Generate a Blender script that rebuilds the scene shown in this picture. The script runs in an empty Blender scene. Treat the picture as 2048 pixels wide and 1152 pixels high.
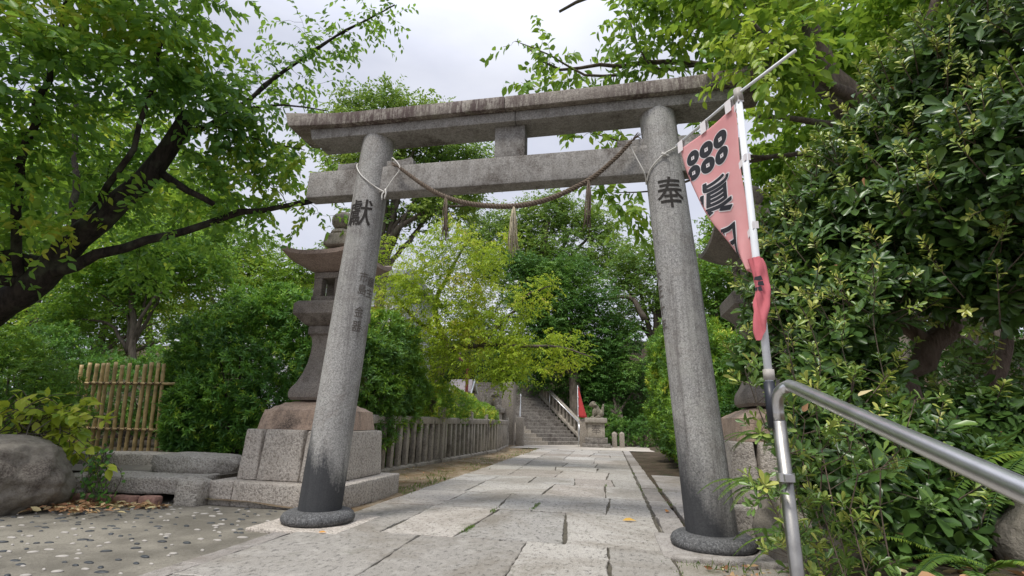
import bpy, bmesh, math, random
import numpy as np
from mathutils import Vector, Matrix
R_ = math.radians
random.seed(7)
S = bpy.context.scene
C = S.collection

# ------------------------------------------------------------------ camera (world: X right, Y along the path, Z up, eye 1 m above the path)
FPX, CX, CY = 982.0, 1024.0, 576.0
_up = np.array([77.0, 3586.0, -FPX]); _up /= np.linalg.norm(_up)
_fw = np.array([196.0, -276.0, -FPX]); _fw -= _up*_fw.dot(_up); _fw /= np.linalg.norm(_fw)
_rt = np.cross(_fw, _up)
RM = np.array([_rt, _fw, _up])
EYE = np.array([0.0, 0.0, 1.0])
cam_data = bpy.data.cameras.new("camera"); cam = bpy.data.objects.new("camera", cam_data); C.objects.link(cam)
cam_data.sensor_width = 36.0; cam_data.sensor_fit = 'HORIZONTAL'; cam_data.lens = FPX/2048.0*36.0
cam_data.clip_start = 0.05; cam_data.clip_end = 2000
cam.matrix_world = Matrix([list(RM[i]) + [EYE[i]] for i in range(3)] + [[0, 0, 0, 1]])
S.camera = cam

def ray(px, py): return RM @ np.array([px-CX, -(py-CY), -FPX])
def at_y(px, py, y):
    d = ray(px, py); return EYE + d*(y/d[1])
def at_z(px, py, z):
    d = ray(px, py); return EYE + d*((z-1.0)/d[2])
def at_d(px, py, t): return EYE + ray(px, py)*(t/FPX)

# ------------------------------------------------------------------ sky, sun, exposure
SUN_EL, SUN_AZ = R_(62), R_(205)      # azimuth of the sun measured from +Y clockwise
W = bpy.data.worlds.new("World"); S.world = W; W.use_nodes = True
wt = W.node_tree; wt.nodes.clear()
def wn(t): return wt.nodes.new(t)
w_out = wn('ShaderNodeOutputWorld'); w_bg = wn('ShaderNodeBackground')
w_sky = wn('ShaderNodeTexSky'); w_sky.sky_type = 'NISHITA'; w_sky.sun_disc = False
w_sky.sun_elevation = SUN_EL; w_sky.sun_rotation = SUN_AZ; w_sky.air_density = 1.0; w_sky.dust_density = 2.0
w_tc = wn('ShaderNodeTexCoord'); w_map = wn('ShaderNodeMapping'); w_map.inputs['Scale'].default_value = (1.0, 1.0, 2.2)
w_no = wn('ShaderNodeTexNoise'); w_no.inputs['Scale'].default_value = 2.0; w_no.inputs['Detail'].default_value = 6; w_no.inputs['Roughness'].default_value = .55
w_cr = wn('ShaderNodeValToRGB')
w_cr.color_ramp.elements[0].position = .32; w_cr.color_ramp.elements[0].color = (5.7, 6.0, 7.2, 1)
w_cr.color_ramp.elements[1].position = .68; w_cr.color_ramp.elements[1].color = (7.8, 8.0, 8.8, 1)
w_mx = wn('ShaderNodeMix'); w_mx.data_type = 'RGBA'; w_mx.inputs['Factor'].default_value = .93
# overcast sky: brighter towards the zenith
w_sep = wn('ShaderNodeSeparateXYZ'); w_mr = wn('ShaderNodeMapRange')
w_mr.inputs['From Min'].default_value = .62; w_mr.inputs['From Max'].default_value = 1.0
w_mr.inputs['To Min'].default_value = 1.0; w_mr.inputs['To Max'].default_value = 2.5
w_mul = wn('ShaderNodeVectorMath'); w_mul.operation = 'SCALE'
L = wt.links.new
L(w_tc.outputs['Generated'], w_map.inputs['Vector']); L(w_map.outputs['Vector'], w_no.inputs['Vector']); L(w_no.outputs['Fac'], w_cr.inputs['Fac'])
L(w_sky.outputs['Color'], w_mx.inputs[6]); L(w_cr.outputs['Color'], w_mx.inputs[7])
L(w_tc.outputs['Generated'], w_sep.inputs[0]); L(w_sep.outputs['Z'], w_mr.inputs['Value'])
L(w_mx.outputs[2], w_mul.inputs[0]); L(w_mr.outputs['Result'], w_mul.inputs['Scale'])
L(w_mul.outputs[0], w_bg.inputs['Color']); w_bg.inputs['Strength'].default_value = 0.1
L(w_bg.outputs[0], w_out.inputs['Surface'])
sun_d = bpy.data.lights.new("sun", 'SUN'); sun = bpy.data.objects.new("sun", sun_d); C.objects.link(sun)
sun_d.energy = 2.7; sun_d.angle = R_(12); sun_d.color = (1.0, .96, .89)
_sd = Vector((math.sin(SUN_AZ)*math.cos(SUN_EL), math.cos(SUN_AZ)*math.cos(SUN_EL), math.sin(SUN_EL)))
sun.rotation_euler = _sd.to_track_quat('Z', 'Y').to_euler()
S.view_settings.view_transform = 'Standard'; S.view_settings.look = 'None'; S.view_settings.gamma = 1.0
S.view_settings.exposure = 0.2
S.cycles.max_bounces = 8; S.cycles.diffuse_bounces = 4; S.cycles.transmission_bounces = 6; S.cycles.glossy_bounces = 3
S.cycles.use_denoising = True

# ------------------------------------------------------------------ material helpers
class NT:
    def __init__(s, name):
        s.m = bpy.data.materials.new(name); s.m.use_nodes = True; s.t = s.m.node_tree; s.t.nodes.clear()
        s.out = s.n('ShaderNodeOutputMaterial')
    def n(s, t, **kw):
        nd = s.t.nodes.new(t)
        for k, v in kw.items():
            if k in nd.inputs: nd.inputs[k].default_value = v
            else: setattr(nd, k, v)
        return nd
    def l(s, a, b): s.t.links.new(a, b)
    def coord(s, kind='Object', scale=(1, 1, 1)):
        c = s.n('ShaderNodeTexCoord'); m = s.n('ShaderNodeMapping'); m.inputs['Scale'].default_value = scale
        s.l(c.outputs[kind], m.inputs['Vector']); return m.outputs['Vector']
    def noise(s, vec, scale, detail=3, rough=.5, dist=0):
        n = s.n('ShaderNodeTexNoise', Scale=scale, Detail=detail, Roughness=rough, Distortion=dist); s.l(vec, n.inputs['Vector']); return n.outputs['Fac']
    def ramp(s, fac, stops):
        r = s.n('ShaderNodeValToRGB'); e = r.color_ramp.elements
        while len(e) < len(stops): e.new(.5)
        for i, (p, c) in enumerate(stops):
            e[i].position = p; e[i].color = (c, c, c, 1) if isinstance(c, (int, float)) else (*c, 1)
        s.l(fac, r.inputs['Fac']); return r.outputs['Color']
    def mix(s, a, b, fac, mode='MIX'):
        m = s.n('ShaderNodeMix', data_type='RGBA', blend_type=mode)
        for i, v in ((0, fac), (6, a), (7, b)):
            if hasattr(v, 'links'): s.l(v, m.inputs[i])
            else: m.inputs[i].default_value = v if i == 0 else (*v, 1)
        return m.outputs[2]
    def math(s, op, a, b=0.0, c=None):
        m = s.n('ShaderNodeMath', operation=op)
        for i, v in enumerate((a, b) if c is None else (a, b, c)):
            if hasattr(v, 'links'): s.l(v, m.inputs[i])
            else: m.inputs[i].default_value = v
        return m.outputs[0]
    def bsdf(s, col, rough=.7, bump=None, bstr=.3, bdist=.01, metal=0, spec=.4):
        b = s.n('ShaderNodeBsdfPrincipled')
        for k, v in (('Base Color', col), ('Roughness', rough), ('Metallic', metal), ('Specular IOR Level', spec)):
            if hasattr(v, 'links'): s.l(v, b.inputs[k])
            else: b.inputs[k].default_value = (*v, 1) if k == 'Base Color' else v
        if bump is not None:
            p = s.n('ShaderNodeBump', Strength=bstr, Distance=bdist); s.l(bump, p.inputs['Height']); s.l(p.outputs[0], b.inputs['Normal'])
        s.b = b
        s.l(b.outputs[0], s.out.inputs['Surface']); return s.m

def granite(name, c1, c2, speck=70, dark=.35, light=1.35, stain=None, stain_fn=None, bstr=.35, amt=1.0, bdist=.006):
    k = NT(name); v = k.coord()
    big = k.noise(v, 1.7, 5, .6); col = k.mix(c1, c2, k.ramp(big, [(.3, 0.0), (.7, 1.0)]))
    sp = k.noise(v, speck*.8, 3, .7); sp2 = k.noise(v, speck*1.1+3, 3, .7)
    col = k.mix(col, tuple(x*dark for x in c1), k.math('MULTIPLY', k.ramp(sp, [(.40, 1.0), (.53, 0.0)]), .62*amt))
    col = k.mix(col, tuple(min(.75, x*light) for x in c2), k.math('MULTIPLY', k.ramp(sp2, [(.52, 0.0), (.62, 1.0)]), .55*amt))
    mid = k.noise(v, 7, 4, .65); col = k.mix(col, (0.55, 0.5, 0.45), k.math('MULTIPLY', k.ramp(mid, [(.5, 0.0), (.75, 1.0)]), .45), 'MULTIPLY')
    if stain_fn: col = stain_fn(k, v, col)
    h = k.math('ADD', sp, k.math('MULTIPLY', mid, .6))
    return k.bsdf(col, .82, h, bstr, bdist, spec=.3)

LEAF_GAIN = 1.9
def leaf_mat(name, stops, trans=.35, rough=.45, tcol=(.30, .42, .05), spec=.3, gain=1.0):
    g = LEAF_GAIN*gain; stops = [(p, (min(.6, c[0]*g*1.06), min(.6, c[1]*g), min(.5, c[2]*g*.95))) for p, c in stops]
    k = NT(name); a = k.n('ShaderNodeAttribute', attribute_name='v'); col = k.ramp(a.outputs['Fac'], stops)
    k.bsdf(col, rough, spec=spec)
    tr = k.n('ShaderNodeBsdfTranslucent'); k.l(k.mix(col, tcol, .55), tr.inputs['Color'])
    ms = k.n('ShaderNodeMixShader'); ms.inputs[0].default_value = trans
    k.l(k.b.outputs[0], ms.inputs[1]); k.l(tr.outputs[0], ms.inputs[2]); k.l(ms.outputs[0], k.out.inputs['Surface'])
    return k.m

def plain(name, col, rough=.6, metal=0, nscale=0, namt=.2, bstr=.15):
    k = NT(name)
    if nscale:
        v = k.coord(); f = k.noise(v, nscale, 4, .6)
        return k.bsdf(k.mix(tuple(x*(1-namt) for x in col), tuple(min(1, x*(1+namt)) for x in col), k.ramp(f, [(.3, 0.0), (.7, 1.0)])), rough, f, bstr, .004, metal)
    return k.bsdf(col, rough, metal=metal)

# stains that belong to the stone (weather streaks, soot-dark foot of the pillars)
def lintel_streaks(k, v, col):
    vs = k.coord('Object', (13, 13, 1.7)); f = k.math('ADD', k.math('MULTIPLY', k.noise(vs, 1.9, 7, .8, .6), .65), k.math('MULTIPLY', k.noise(k.coord('Object', (3, 3, 3)), 1.5, 6, .75), .35))
    z = k.n('ShaderNodeSeparateXYZ'); k.l(k.coord(), z.inputs[0])
    broad = k.noise(k.coord('Object', (1, 1, 1)), .9, 3, .6)
    col = k.mix(col, (.085, .06, .055), k.math('MULTIPLY', k.ramp(f, [(.43, 0.0), (.53, 1.0)]), k.ramp(broad, [(.38, .3), (.54, 1.0)])))
    return k.mix(col, (.22, .23, .15), k.math('MULTIPLY', k.ramp(k.noise(v, 4, 4, .7), [(.55, 0.0), (.7, 1.0)]), .4))
def beam_stain(k, v, col):
    f = k.noise(v, 2.2, 6, .7); g = k.noise(v, 60, 2, .6)
    col = k.mix(col, (.12, .105, .09), k.math('MULTIPLY', k.ramp(k.noise(k.coord('Object', (6, 6, 1.2)), 1.4, 6, .75), [(.5, 0.0), (.68, 1.0)]), .55))
    return k.mix(col, (.075, .06, .05), k.math('MULTIPLY', k.ramp(f, [(.51, 0.0), (.64, 1.0)]), k.ramp(g, [(.4, .95), (.6, .4)])))
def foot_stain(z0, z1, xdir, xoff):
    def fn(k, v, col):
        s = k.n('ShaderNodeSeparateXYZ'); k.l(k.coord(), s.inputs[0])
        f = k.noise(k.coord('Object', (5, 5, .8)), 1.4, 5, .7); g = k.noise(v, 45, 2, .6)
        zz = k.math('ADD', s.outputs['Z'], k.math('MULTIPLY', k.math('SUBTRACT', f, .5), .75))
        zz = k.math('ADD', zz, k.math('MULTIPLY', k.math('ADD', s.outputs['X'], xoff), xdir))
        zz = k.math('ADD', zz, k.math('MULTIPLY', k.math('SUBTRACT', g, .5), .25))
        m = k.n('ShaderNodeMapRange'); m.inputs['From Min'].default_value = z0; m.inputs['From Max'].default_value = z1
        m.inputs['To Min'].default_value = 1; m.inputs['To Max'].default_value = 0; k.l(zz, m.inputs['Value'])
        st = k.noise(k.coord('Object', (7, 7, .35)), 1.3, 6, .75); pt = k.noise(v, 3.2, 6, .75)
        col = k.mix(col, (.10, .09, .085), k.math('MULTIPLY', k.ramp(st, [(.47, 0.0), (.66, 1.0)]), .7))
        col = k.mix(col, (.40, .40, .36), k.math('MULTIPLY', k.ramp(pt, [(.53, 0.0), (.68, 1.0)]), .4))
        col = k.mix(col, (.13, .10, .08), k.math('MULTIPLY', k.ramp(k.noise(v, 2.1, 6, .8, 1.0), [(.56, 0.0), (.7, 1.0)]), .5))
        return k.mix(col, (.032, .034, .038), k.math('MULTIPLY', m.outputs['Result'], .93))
    return fn

M = {}
M['pillar_l'] = granite('granite_pillar_left', (.26, .255, .243), (.38, .37, .35), 75, .45, 1.5, stain_fn=foot_stain(.52, .80, .7, 1.83))
M['pillar_r'] = granite('granite_pillar_right', (.26, .255, .248), (.39, .38, .36), 75, .42, 1.5, stain_fn=foot_stain(.32, .9, 1.6, -1.76))
M['lintel'] = granite('granite_lintel', (.25, .22, .19), (.36, .33, .29), 60, .45, 1.3, stain_fn=lintel_streaks)
M['beam'] = granite('granite_beam', (.225, .215, .20), (.33, .315, .295), 60, .5, 1.3, stain_fn=beam_stain)
M['ring'] = granite('granite_dark_ring', (.055, .057, .06), (.12, .12, .12), 60, .5, 2.2)
M['lantern'] = granite('granite_lantern', (.185, .165, .145), (.27, .235, .205), 65, .5, 1.35, stain_fn=beam_stain)
M['lantern_roof'] = granite('granite_roof', (.25, .19, .16), (.34, .265, .225), 60, .55, 1.3)
M['plinth'] = granite('granite_plinth', (.44, .39, .335), (.56, .51, .45), 46, .45, 1.25, bstr=1.0, amt=1.2, bdist=.02)
M['plinth_pink'] = granite('granite_pink', (.40, .285, .215), (.50, .38, .29), 60, .55, 1.2, stain_fn=beam_stain, bstr=.6)
M['rock'] = granite('field_rock', (.36, .33, .285), (.50, .465, .41), 46, .4, 1.3, bstr=1.0, bdist=.03)
M['boulder'] = granite('smooth_boulder', (.165, .148, .122), (.26, .235, .195), 50, .7, 1.15, bstr=.7, amt=.5, bdist=.015, stain_fn=beam_stain)
M['fence'] = granite('fence_stone', (.30, .27, .225), (.41, .37, .315), 55, .6, 1.25, stain_fn=beam_stain)
M['ink'] = plain('inscription_paint', (.022, .018, .015), .8, 0, 60, .5)
M['ink_faint'] = plain('worn_inscription', (.12, .105, .092), .85, 0, 60, .5)
M['straw'] = plain('straw_rope', (.15, .115, .085), .9, 0, 90, .55, .6)
M['straw_pale'] = plain('straw_tassel', (.42, .37, .26), .9, 0, 60, .3)
M['cord'] = plain('white_cord', (.62, .60, .56), .8)
M['pole_white'] = plain('white_plastic', (.70, .72, .74), .35, 0, 12, .06)
M['steel'] = plain('brushed_steel', (.66, .66, .67), .33, 1, 14, .14, .06)
M['steel_post'] = plain('dull_steel', (.36, .345, .32), .40, 1, 14, .3, .06)
M['black_plastic'] = plain('black_sleeve', (.02, .022, .03), .4)
M['bamboo'] = plain('dry_bamboo', (.46, .33, .15), .5, 0, 9, .35)
M['bamboo_tie'] = plain('tie_string', (.05, .035, .025), .9)
M['brick'] = plain('red_brick', (.30, .17, .13), .85, 0, 20, .35, .5)
M['wood_dark'] = plain('dark_wood', (.06, .045, .035), .8, 0, 15, .4)
M['red_paint'] = plain('red_brown_paint', (.20, .045, .035), .55, 0, 8, .2)
M['white_wall'] = plain('white_plaster', (.72, .73, .74), .8, 0, 3, .06)
M['house_roof'] = plain('grey_tiles', (.10, .105, .11), .6, 0, 10, .3)
M['statue'] = granite('statue_stone', (.15, .135, .10), (.30, .27, .20), 20, .35, 1.25, stain_fn=beam_stain)
M['stair'] = granite('stair_stone', (.17, .155, .135), (.30, .275, .245), 14, .5, 1.3, stain_fn=beam_stain)
M['stair_light'] = granite('newer_stair_stone', (.34, .30, .25), (.44, .40, .34), 14, .7, 1.15)
M['pillar_pale'] = granite('pale_pillar', (.26, .225, .185), (.37, .33, .28), 30, .6, 1.2)

def bark(name, c1, c2, sc=(14, 14, 2.5)):
    k = NT(name); v = k.coord('Object', sc); f = k.noise(v, 1.2, 6, .7); g = k.noise(k.coord(), 3, 4, .6)
    col = k.mix(c1, c2, k.ramp(f, [(.35, 0.0), (.65, 1.0)])); col = k.mix(col, (.10, .115, .075), k.math('MULTIPLY', k.ramp(g, [(.52, 0.0), (.7, 1.0)]), .5))
    return k.bsdf(col, .9, f, .9, .03, spec=.2)
M['bark_dark'] = bark('cherry_bark', (.012, .010, .009), (.045, .036, .03))
M['bark'] = bark('grey_bark', (.06, .048, .038), (.16, .13, .105))
M['bark_brown'] = bark('brown_bark', (.085, .06, .045), (.20, .155, .12))

M['lf_cherry'] = leaf_mat('cherry_leaves', [(0, (.028, .075, .022)), (.5, (.05, .12, .022)), (.85, (.125, .205, .026)), (1, (.27, .31, .04))], .55, .42, (.34, .50, .05), gain=1.18)
M['lf_bright'] = leaf_mat('bright_leaves', [(0, (.045, .11, .016)), (.5, (.09, .175, .02)), (1, (.21, .27, .035))], .45, .4, (.36, .50, .05))
M['lf_maple'] = leaf_mat('maple_leaves', [(0, (.085, .15, .014)), (.5, (.17, .25, .018)), (.93, (.29, .34, .03)), (1, (.33, .24, .08))], .45, .5, (.5, .62, .06), gain=1.0)
M['lf_camphor'] = leaf_mat('camphor_leaves', [(0, (.04, .09, .022)), (.5, (.085, .155, .03)), (1, (.17, .235, .045))], .35, .4, (.30, .42, .06))
M['lf_dark'] = leaf_mat('evergreen_leaves', [(0, (.018, .055, .012)), (.6, (.04, .10, .018)), (1, (.09, .165, .026))], .3, .45, (.18, .32, .04), gain=1.1)
M['lf_bush'] = leaf_mat('azalea_leaves', [(0, (.018, .055, .014)), (.55, (.04, .105, .018)), (.85, (.085, .175, .022)), (1, (.20, .31, .03))], .3, .42, (.22, .36, .04), gain=1.2)
M['lf_hedge'] = leaf_mat('hedge_leaves', [(0, (.022, .06, .015)), (.5, (.055, .125, .018)), (.85, (.13, .22, .022)), (1, (.26, .34, .035))], .34, .42, (.28, .40, .04), gain=1.15)
M['lf_glossy'] = leaf_mat('glossy_shrub_leaves', [(0, (.02, .05, .014)), (.6, (.046, .095, .022)), (.8, (.085, .15, .03)), (.9, (.16, .22, .045)), (1, (.27, .29, .07))], .2, .33, (.25, .38, .05), .45, .85)
M['lf_fern'] = leaf_mat('fern_fronds', [(0, (.03, .075, .018)), (.6, (.07, .14, .024)), (1, (.16, .23, .03))], .3, .5, (.25, .40, .04), gain=.72)
M['lf_yellow'] = leaf_mat('yellow_green_leaves', [(0, (.07, .14, .02)), (.5, (.19, .26, .025)), (1, (.40, .38, .05))], .4, .4, (.45, .52, .05))
M['lf_dead'] = leaf_mat('dead_leaves', [(0, (.10, .05, .025)), (.5, (.22, .13, .07)), (1, (.42, .30, .17))], .15, .7, (.3, .2, .08))

# ------------------------------------------------------------------ object helpers
def tag(o, label=None, cat=None, group=None, kind=None):
    if label: o['label'] = label
    if cat: o['category'] = cat
    if group: o['group'] = group
    if kind: o['kind'] = kind
    return o
def empty(name, loc, label, cat, group=None):
    o = bpy.data.objects.new(name, None); C.objects.link(o); o.location = loc; o.empty_display_size = .1
    return tag(o, label, cat, group)
def wloc(o):
    v = Vector((0, 0, 0))
    while o is not None: v += o.location; o = o.parent
    return v
def link(name, me, parent=None, loc=None):
    o = bpy.data.objects.new(name, me); C.objects.link(o)
    if parent is not None: o.parent = parent; o.location = (0, 0, 0)
    elif loc is not None: o.location = loc
    return o

class MB:
    """collects world-space faces; build() links them as one mesh object"""
    def __init__(s): s.v = []; s.f = []; s.mi = []
    def add(s, vs, fs, mi=0):
        b = len(s.v); s.v += [tuple(map(float, p)) for p in vs]
        for f in fs: s.f.append([b+i for i in f]); s.mi.append(mi)
    def box(s, lo, hi, mi=0, taper=0, M4=None):
        x0, y0, z0 = lo; x1, y1, z1 = hi; t = taper
        vs = [(x0, y0, z0), (x1, y0, z0), (x1, y1, z0), (x0, y1, z0), (x0+t, y0+t, z1), (x1-t, y0+t, z1), (x1-t, y1-t, z1), (x0+t, y1-t, z1)]
        if M4 is not None: vs = [tuple(M4 @ Vector(p)) for p in vs]
        s.add(vs, [(0, 3, 2, 1), (4, 5, 6, 7), (0, 1, 5, 4), (1, 2, 6, 5), (2, 3, 7, 6), (3, 0, 4, 7)], mi)
    def tube(s, path, rad, n=8, mi=0, caps=True):
        P = [np.array(p, float) for p in path]; m = len(P)
        rad = [rad]*m if isinstance(rad, (int, float)) else list(rad)
        T = []
        for i in range(m):
            d = P[min(i+1, m-1)]-P[max(i-1, 0)]; T.append(d/(np.linalg.norm(d)+1e-9))
        a = np.cross(T[0], [0, 0, 1.0]);
        if np.linalg.norm(a) < .05: a = np.cross(T[0], [1.0, 0, 0])
        a /= np.linalg.norm(a); vs = []
        for i in range(m):
            a = a-T[i]*a.dot(T[i]); a /= np.linalg.norm(a)+1e-9; b = np.cross(T[i], a)
            for j in range(n):
                th = 2*math.pi*j/n; vs.append(P[i]+rad[i]*(a*math.cos(th)+b*math.sin(th)))
        fs = [(i*n+j, i*n+(j+1) % n, (i+1)*n+(j+1) % n, (i+1)*n+j) for i in range(m-1) for j in range(n)]
        if caps: fs += [tuple(reversed(range(n))), tuple((m-1)*n+j for j in range(n))]
        s.add(vs, fs, mi)
    def lathe(s, cx, cy, prof, n=32, mi=0, caps=True, sq=None, rot=0):
        vs = []
        for r, z in prof:
            for j in range(n):
                th = 2*math.pi*j/n+rot; vs.append((cx+r*math.cos(th), cy+r*math.sin(th), z))
        m = len(prof)
        fs = [(i*n+j, i*n+(j+1) % n, (i+1)*n+(j+1) % n, (i+1)*n+j) for i in range(m-1) for j in range(n)]
        if caps: fs += [tuple(reversed(range(n))), tuple((m-1)*n+j for j in range(n))]
        s.add(vs, fs, mi)
    def build(s, name, mats, parent=None, loc=None, smooth=False, bevel=0, bseg=2, subdiv=0, rough=0, rscale=3, seed=0):
        org = wloc(parent) if parent is not None else Vector(loc if loc is not None else (0, 0, 0))
        me = bpy.data.meshes.new(name)
        me.from_pydata([(p[0]-org.x, p[1]-org.y, p[2]-org.z) for p in s.v], [], s.f)
        mats = mats if isinstance(mats, (list, tuple)) else [mats]
        for m in mats: me.materials.append(m)
        me.polygons.foreach_set('material_index', s.mi)
        if bevel or subdiv or rough:
            bm = bmesh.new(); bm.from_mesh(me); bmesh.ops.recalc_face_normals(bm, faces=bm.faces[:])
            if bevel: bmesh.ops.bevel(bm, geom=[e for e in bm.edges if e.is_manifold and e.calc_face_angle(0) > .35], offset=bevel, segments=bseg, affect='EDGES', profile=.5, clamp_overlap=True)
            if subdiv: bmesh.ops.subdivide_edges(bm, edges=bm.edges[:], cuts=subdiv, use_grid_fill=True)
            if rough:
                from mathutils import noise as mn
                bm.normal_update()
                for v in bm.verts:
                    q = (v.co+org)*rscale+Vector((seed*7.3, seed*3.1, 0))
                    v.co += v.normal*rough*(mn.noise(q)+.5*mn.noise(q*2.7))
            bm.to_mesh(me); bm.free()
        if smooth: me.polygons.foreach_set('use_smooth', [True]*len(me.polygons))
        me.update()
        return link(name, me, parent, loc)

def auto_smooth(o, ang=35):
    me = o.data; bm = bmesh.new(); bm.from_mesh(me)
    for f in bm.faces: f.smooth = True
    for e in bm.edges: e.smooth = not (e.is_manifold and e.calc_face_angle(0) > R_(ang))
    bm.to_mesh(me); bm.free(); return o

def rock_mesh(name, c, r, mat, parent=None, seed=0, sub=4, amp=.25, square=0.0, label=None, cat=None, group=None):
    from mathutils import noise as mn
    bm = bmesh.new(); bmesh.ops.create_icosphere(bm, subdivisions=sub, radius=1)
    for v in bm.verts:
        d = v.co.normalized()
        if square:
            k = max(abs(d.x), abs(d.y), abs(d.z)); d = d.lerp(d/k, square)
        q = v.co*1.1+Vector((seed*5.7, seed*2.3, seed))
        d = d*(1+amp*mn.noise(q)+amp*.45*mn.noise(q*2.4)+amp*.16*mn.noise(q*7))
        v.co = Vector((d.x*r[0], d.y*r[1], d.z*r[2]))
    me = bpy.data.meshes.new(name); bm.to_mesh(me); bm.free(); me.materials.append(mat)
    me.polygons.foreach_set('use_smooth', [True]*len(me.polygons))
    o = link(name, me, parent, None if parent else c)
    if parent: o.location = Vector(c)-wloc(parent)
    return tag(o, label, cat, group)

# ------------------------------------------------------------------ foliage helpers
LEAF8 = (np.array([(0, 0, 0), (-.42, .28, .06), (0, .3, -.05), (.42, .28, .06), (-.46, .58, .05), (0, .62, -.06), (.46, .58, .05), (0, 1, -.12)]),
         [(0, 2, 1), (0, 3, 2), (1, 2, 5, 4), (2, 3, 6, 5), (4, 5, 7), (5, 6, 7)])
OBOV = (np.array([(0, 0, 0), (-.2, .3, .03), (0, .3, -.03), (.2, .3, .03), (-.46, .68, .06), (0, .7, -.05), (.46, .68, .06), (-.25, .94, .0), (0, 1, -.06), (.25, .94, .0)]),
        [(0, 2, 1), (0, 3, 2), (1, 2, 5, 4), (2, 3, 6, 5), (4, 5, 8, 7), (5, 6, 9, 8)])
LEAF4 = (np.array([(0, 0, 0), (-.45, .45, .07), (.45, .45, .07), (0, 1, -.12), (0, .45, -.05)]), [(0, 4, 3, 1), (0, 2, 3, 4)])
RHOMB = (np.array([(0, 0, 0), (-.45, .45, .08), (.45, .45, .08), (0, 1, -.08)]), [(0, 3, 1), (0, 2, 3)])

def nrmz(a): return a/(np.linalg.norm(a, axis=-1, keepdims=True)+1e-9)
def leaves(name, P, D, N, Ln, Wd, V, tmpl, mat, parent=None, loc=None):
    tv, tf = tmpl; k = len(tv); n = len(P)
    org = np.array(wloc(parent)) if parent is not None else np.array(loc if loc is not None else (0, 0, 0), float)
    D = nrmz(D); N = N-D*np.sum(N*D, 1, keepdims=True); N = nrmz(N); X = np.cross(D, N)
    Ln = np.broadcast_to(np.asarray(Ln, float).reshape(-1, 1), (n, 1)); Wd = np.broadcast_to(np.asarray(Wd, float).reshape(-1, 1), (n, 1))
    vs = (P-org)[:, None, :]+X[:, None, :]*(tv[None, :, 0:1]*Wd[:, None])+D[:, None, :]*(tv[None, :, 1:2]*Ln[:, None])+N[:, None, :]*(tv[None, :, 2:3]*Ln[:, None])
    vs = vs.reshape(-1, 3)
    sizes = np.array([len(f) for f in tf]); idx = np.concatenate([np.array(f) for f in tf])
    allidx = (idx[None, :]+(np.arange(n)*k)[:, None]).reshape(-1)
    starts1 = np.concatenate([[0], np.cumsum(sizes)[:-1]]); tot = sizes.sum()
    starts = (starts1[None, :]+(np.arange(n)*tot)[:, None]).reshape(-1)
    me = bpy.data.meshes.new(name)
    me.vertices.add(len(vs)); me.vertices.foreach_set('co', vs.astype(np.float32).ravel())
    me.loops.add(len(allidx)); me.loops.foreach_set('vertex_index', allidx.astype(np.int32))
    me.polygons.add(len(starts)); me.polygons.foreach_set('loop_start', starts.astype(np.int32))
    me.update(calc_edges=True)
    at = me.attributes.new('v', 'FLOAT', 'FACE'); at.data.foreach_set('value', np.repeat(np.clip(V, 0, 1), len(tf)).astype(np.float32))
    if k > 5: me.polygons.foreach_set('use_smooth', np.ones(len(starts), bool))
    me.materials.append(mat)
    return link(name, me, parent, loc)

def clumpv(P, rng, sc=1.3, amp=.32, base=.45, jit=.2):
    """leaf age / tint: varies from clump to clump and from leaf to leaf"""
    ph = rng.uniform(0, 6.28, (4, 3)); out = np.zeros(len(P))
    for i in range(4):
        d = rng.normal(size=3); d /= np.linalg.norm(d)
        out += np.sin(P@d*sc*(1+.6*i)*2.2+ph[i, 0])
    return base+amp*out/2.2+rng.normal(0, jit, len(P))

def blob_points(blobs, n, rng, shell=.22, inside=.78, low=-9, lump=.12):
    """points near the surface of a union of ellipsoids [(centre, (rx,ry,rz))]; returns points and outward normals"""
    cs = np.array([b[0] for b in blobs], float); rs = np.array([b[1] if hasattr(b[1], '__len__') else (b[1],)*3 for b in blobs], float)
    area = (rs[:, 0]*rs[:, 1]+rs[:, 1]*rs[:, 2]+rs[:, 0]*rs[:, 2]); area /= area.sum()
    Ps, Ns = [], []; got = 0
    while got < n:
        m = int((n-got)*1.7)+50
        k = rng.choice(len(cs), m, p=area); d = nrmz(rng.normal(size=(m, 3)))
        f = 1-np.abs(rng.normal(0, shell, m)); f = np.clip(f, .05, 1)
        bump = 1+lump*(np.sin(d[:, 0]*7+k*1.7)*np.sin(d[:, 1]*6+k*.9)+np.sin(d[:, 2]*8+k*2.1+d[:, 0]*4)*.7)
        p = cs[k]+d*rs[k]*(f*bump)[:, None]
        q = (p[:, None, :]-cs[None])/rs[None]; dd = np.sqrt((q**2).sum(2)); dd[np.arange(m), k] = 9
        keep = (dd.min(1) > inside) & (p[:, 2] > low)
        Ps.append(p[keep]); Ns.append(nrmz(d[keep]/rs[k[keep]])); got += keep.sum()
    return np.concatenate(Ps)[:n], np.concatenate(Ns)[:n]

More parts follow.
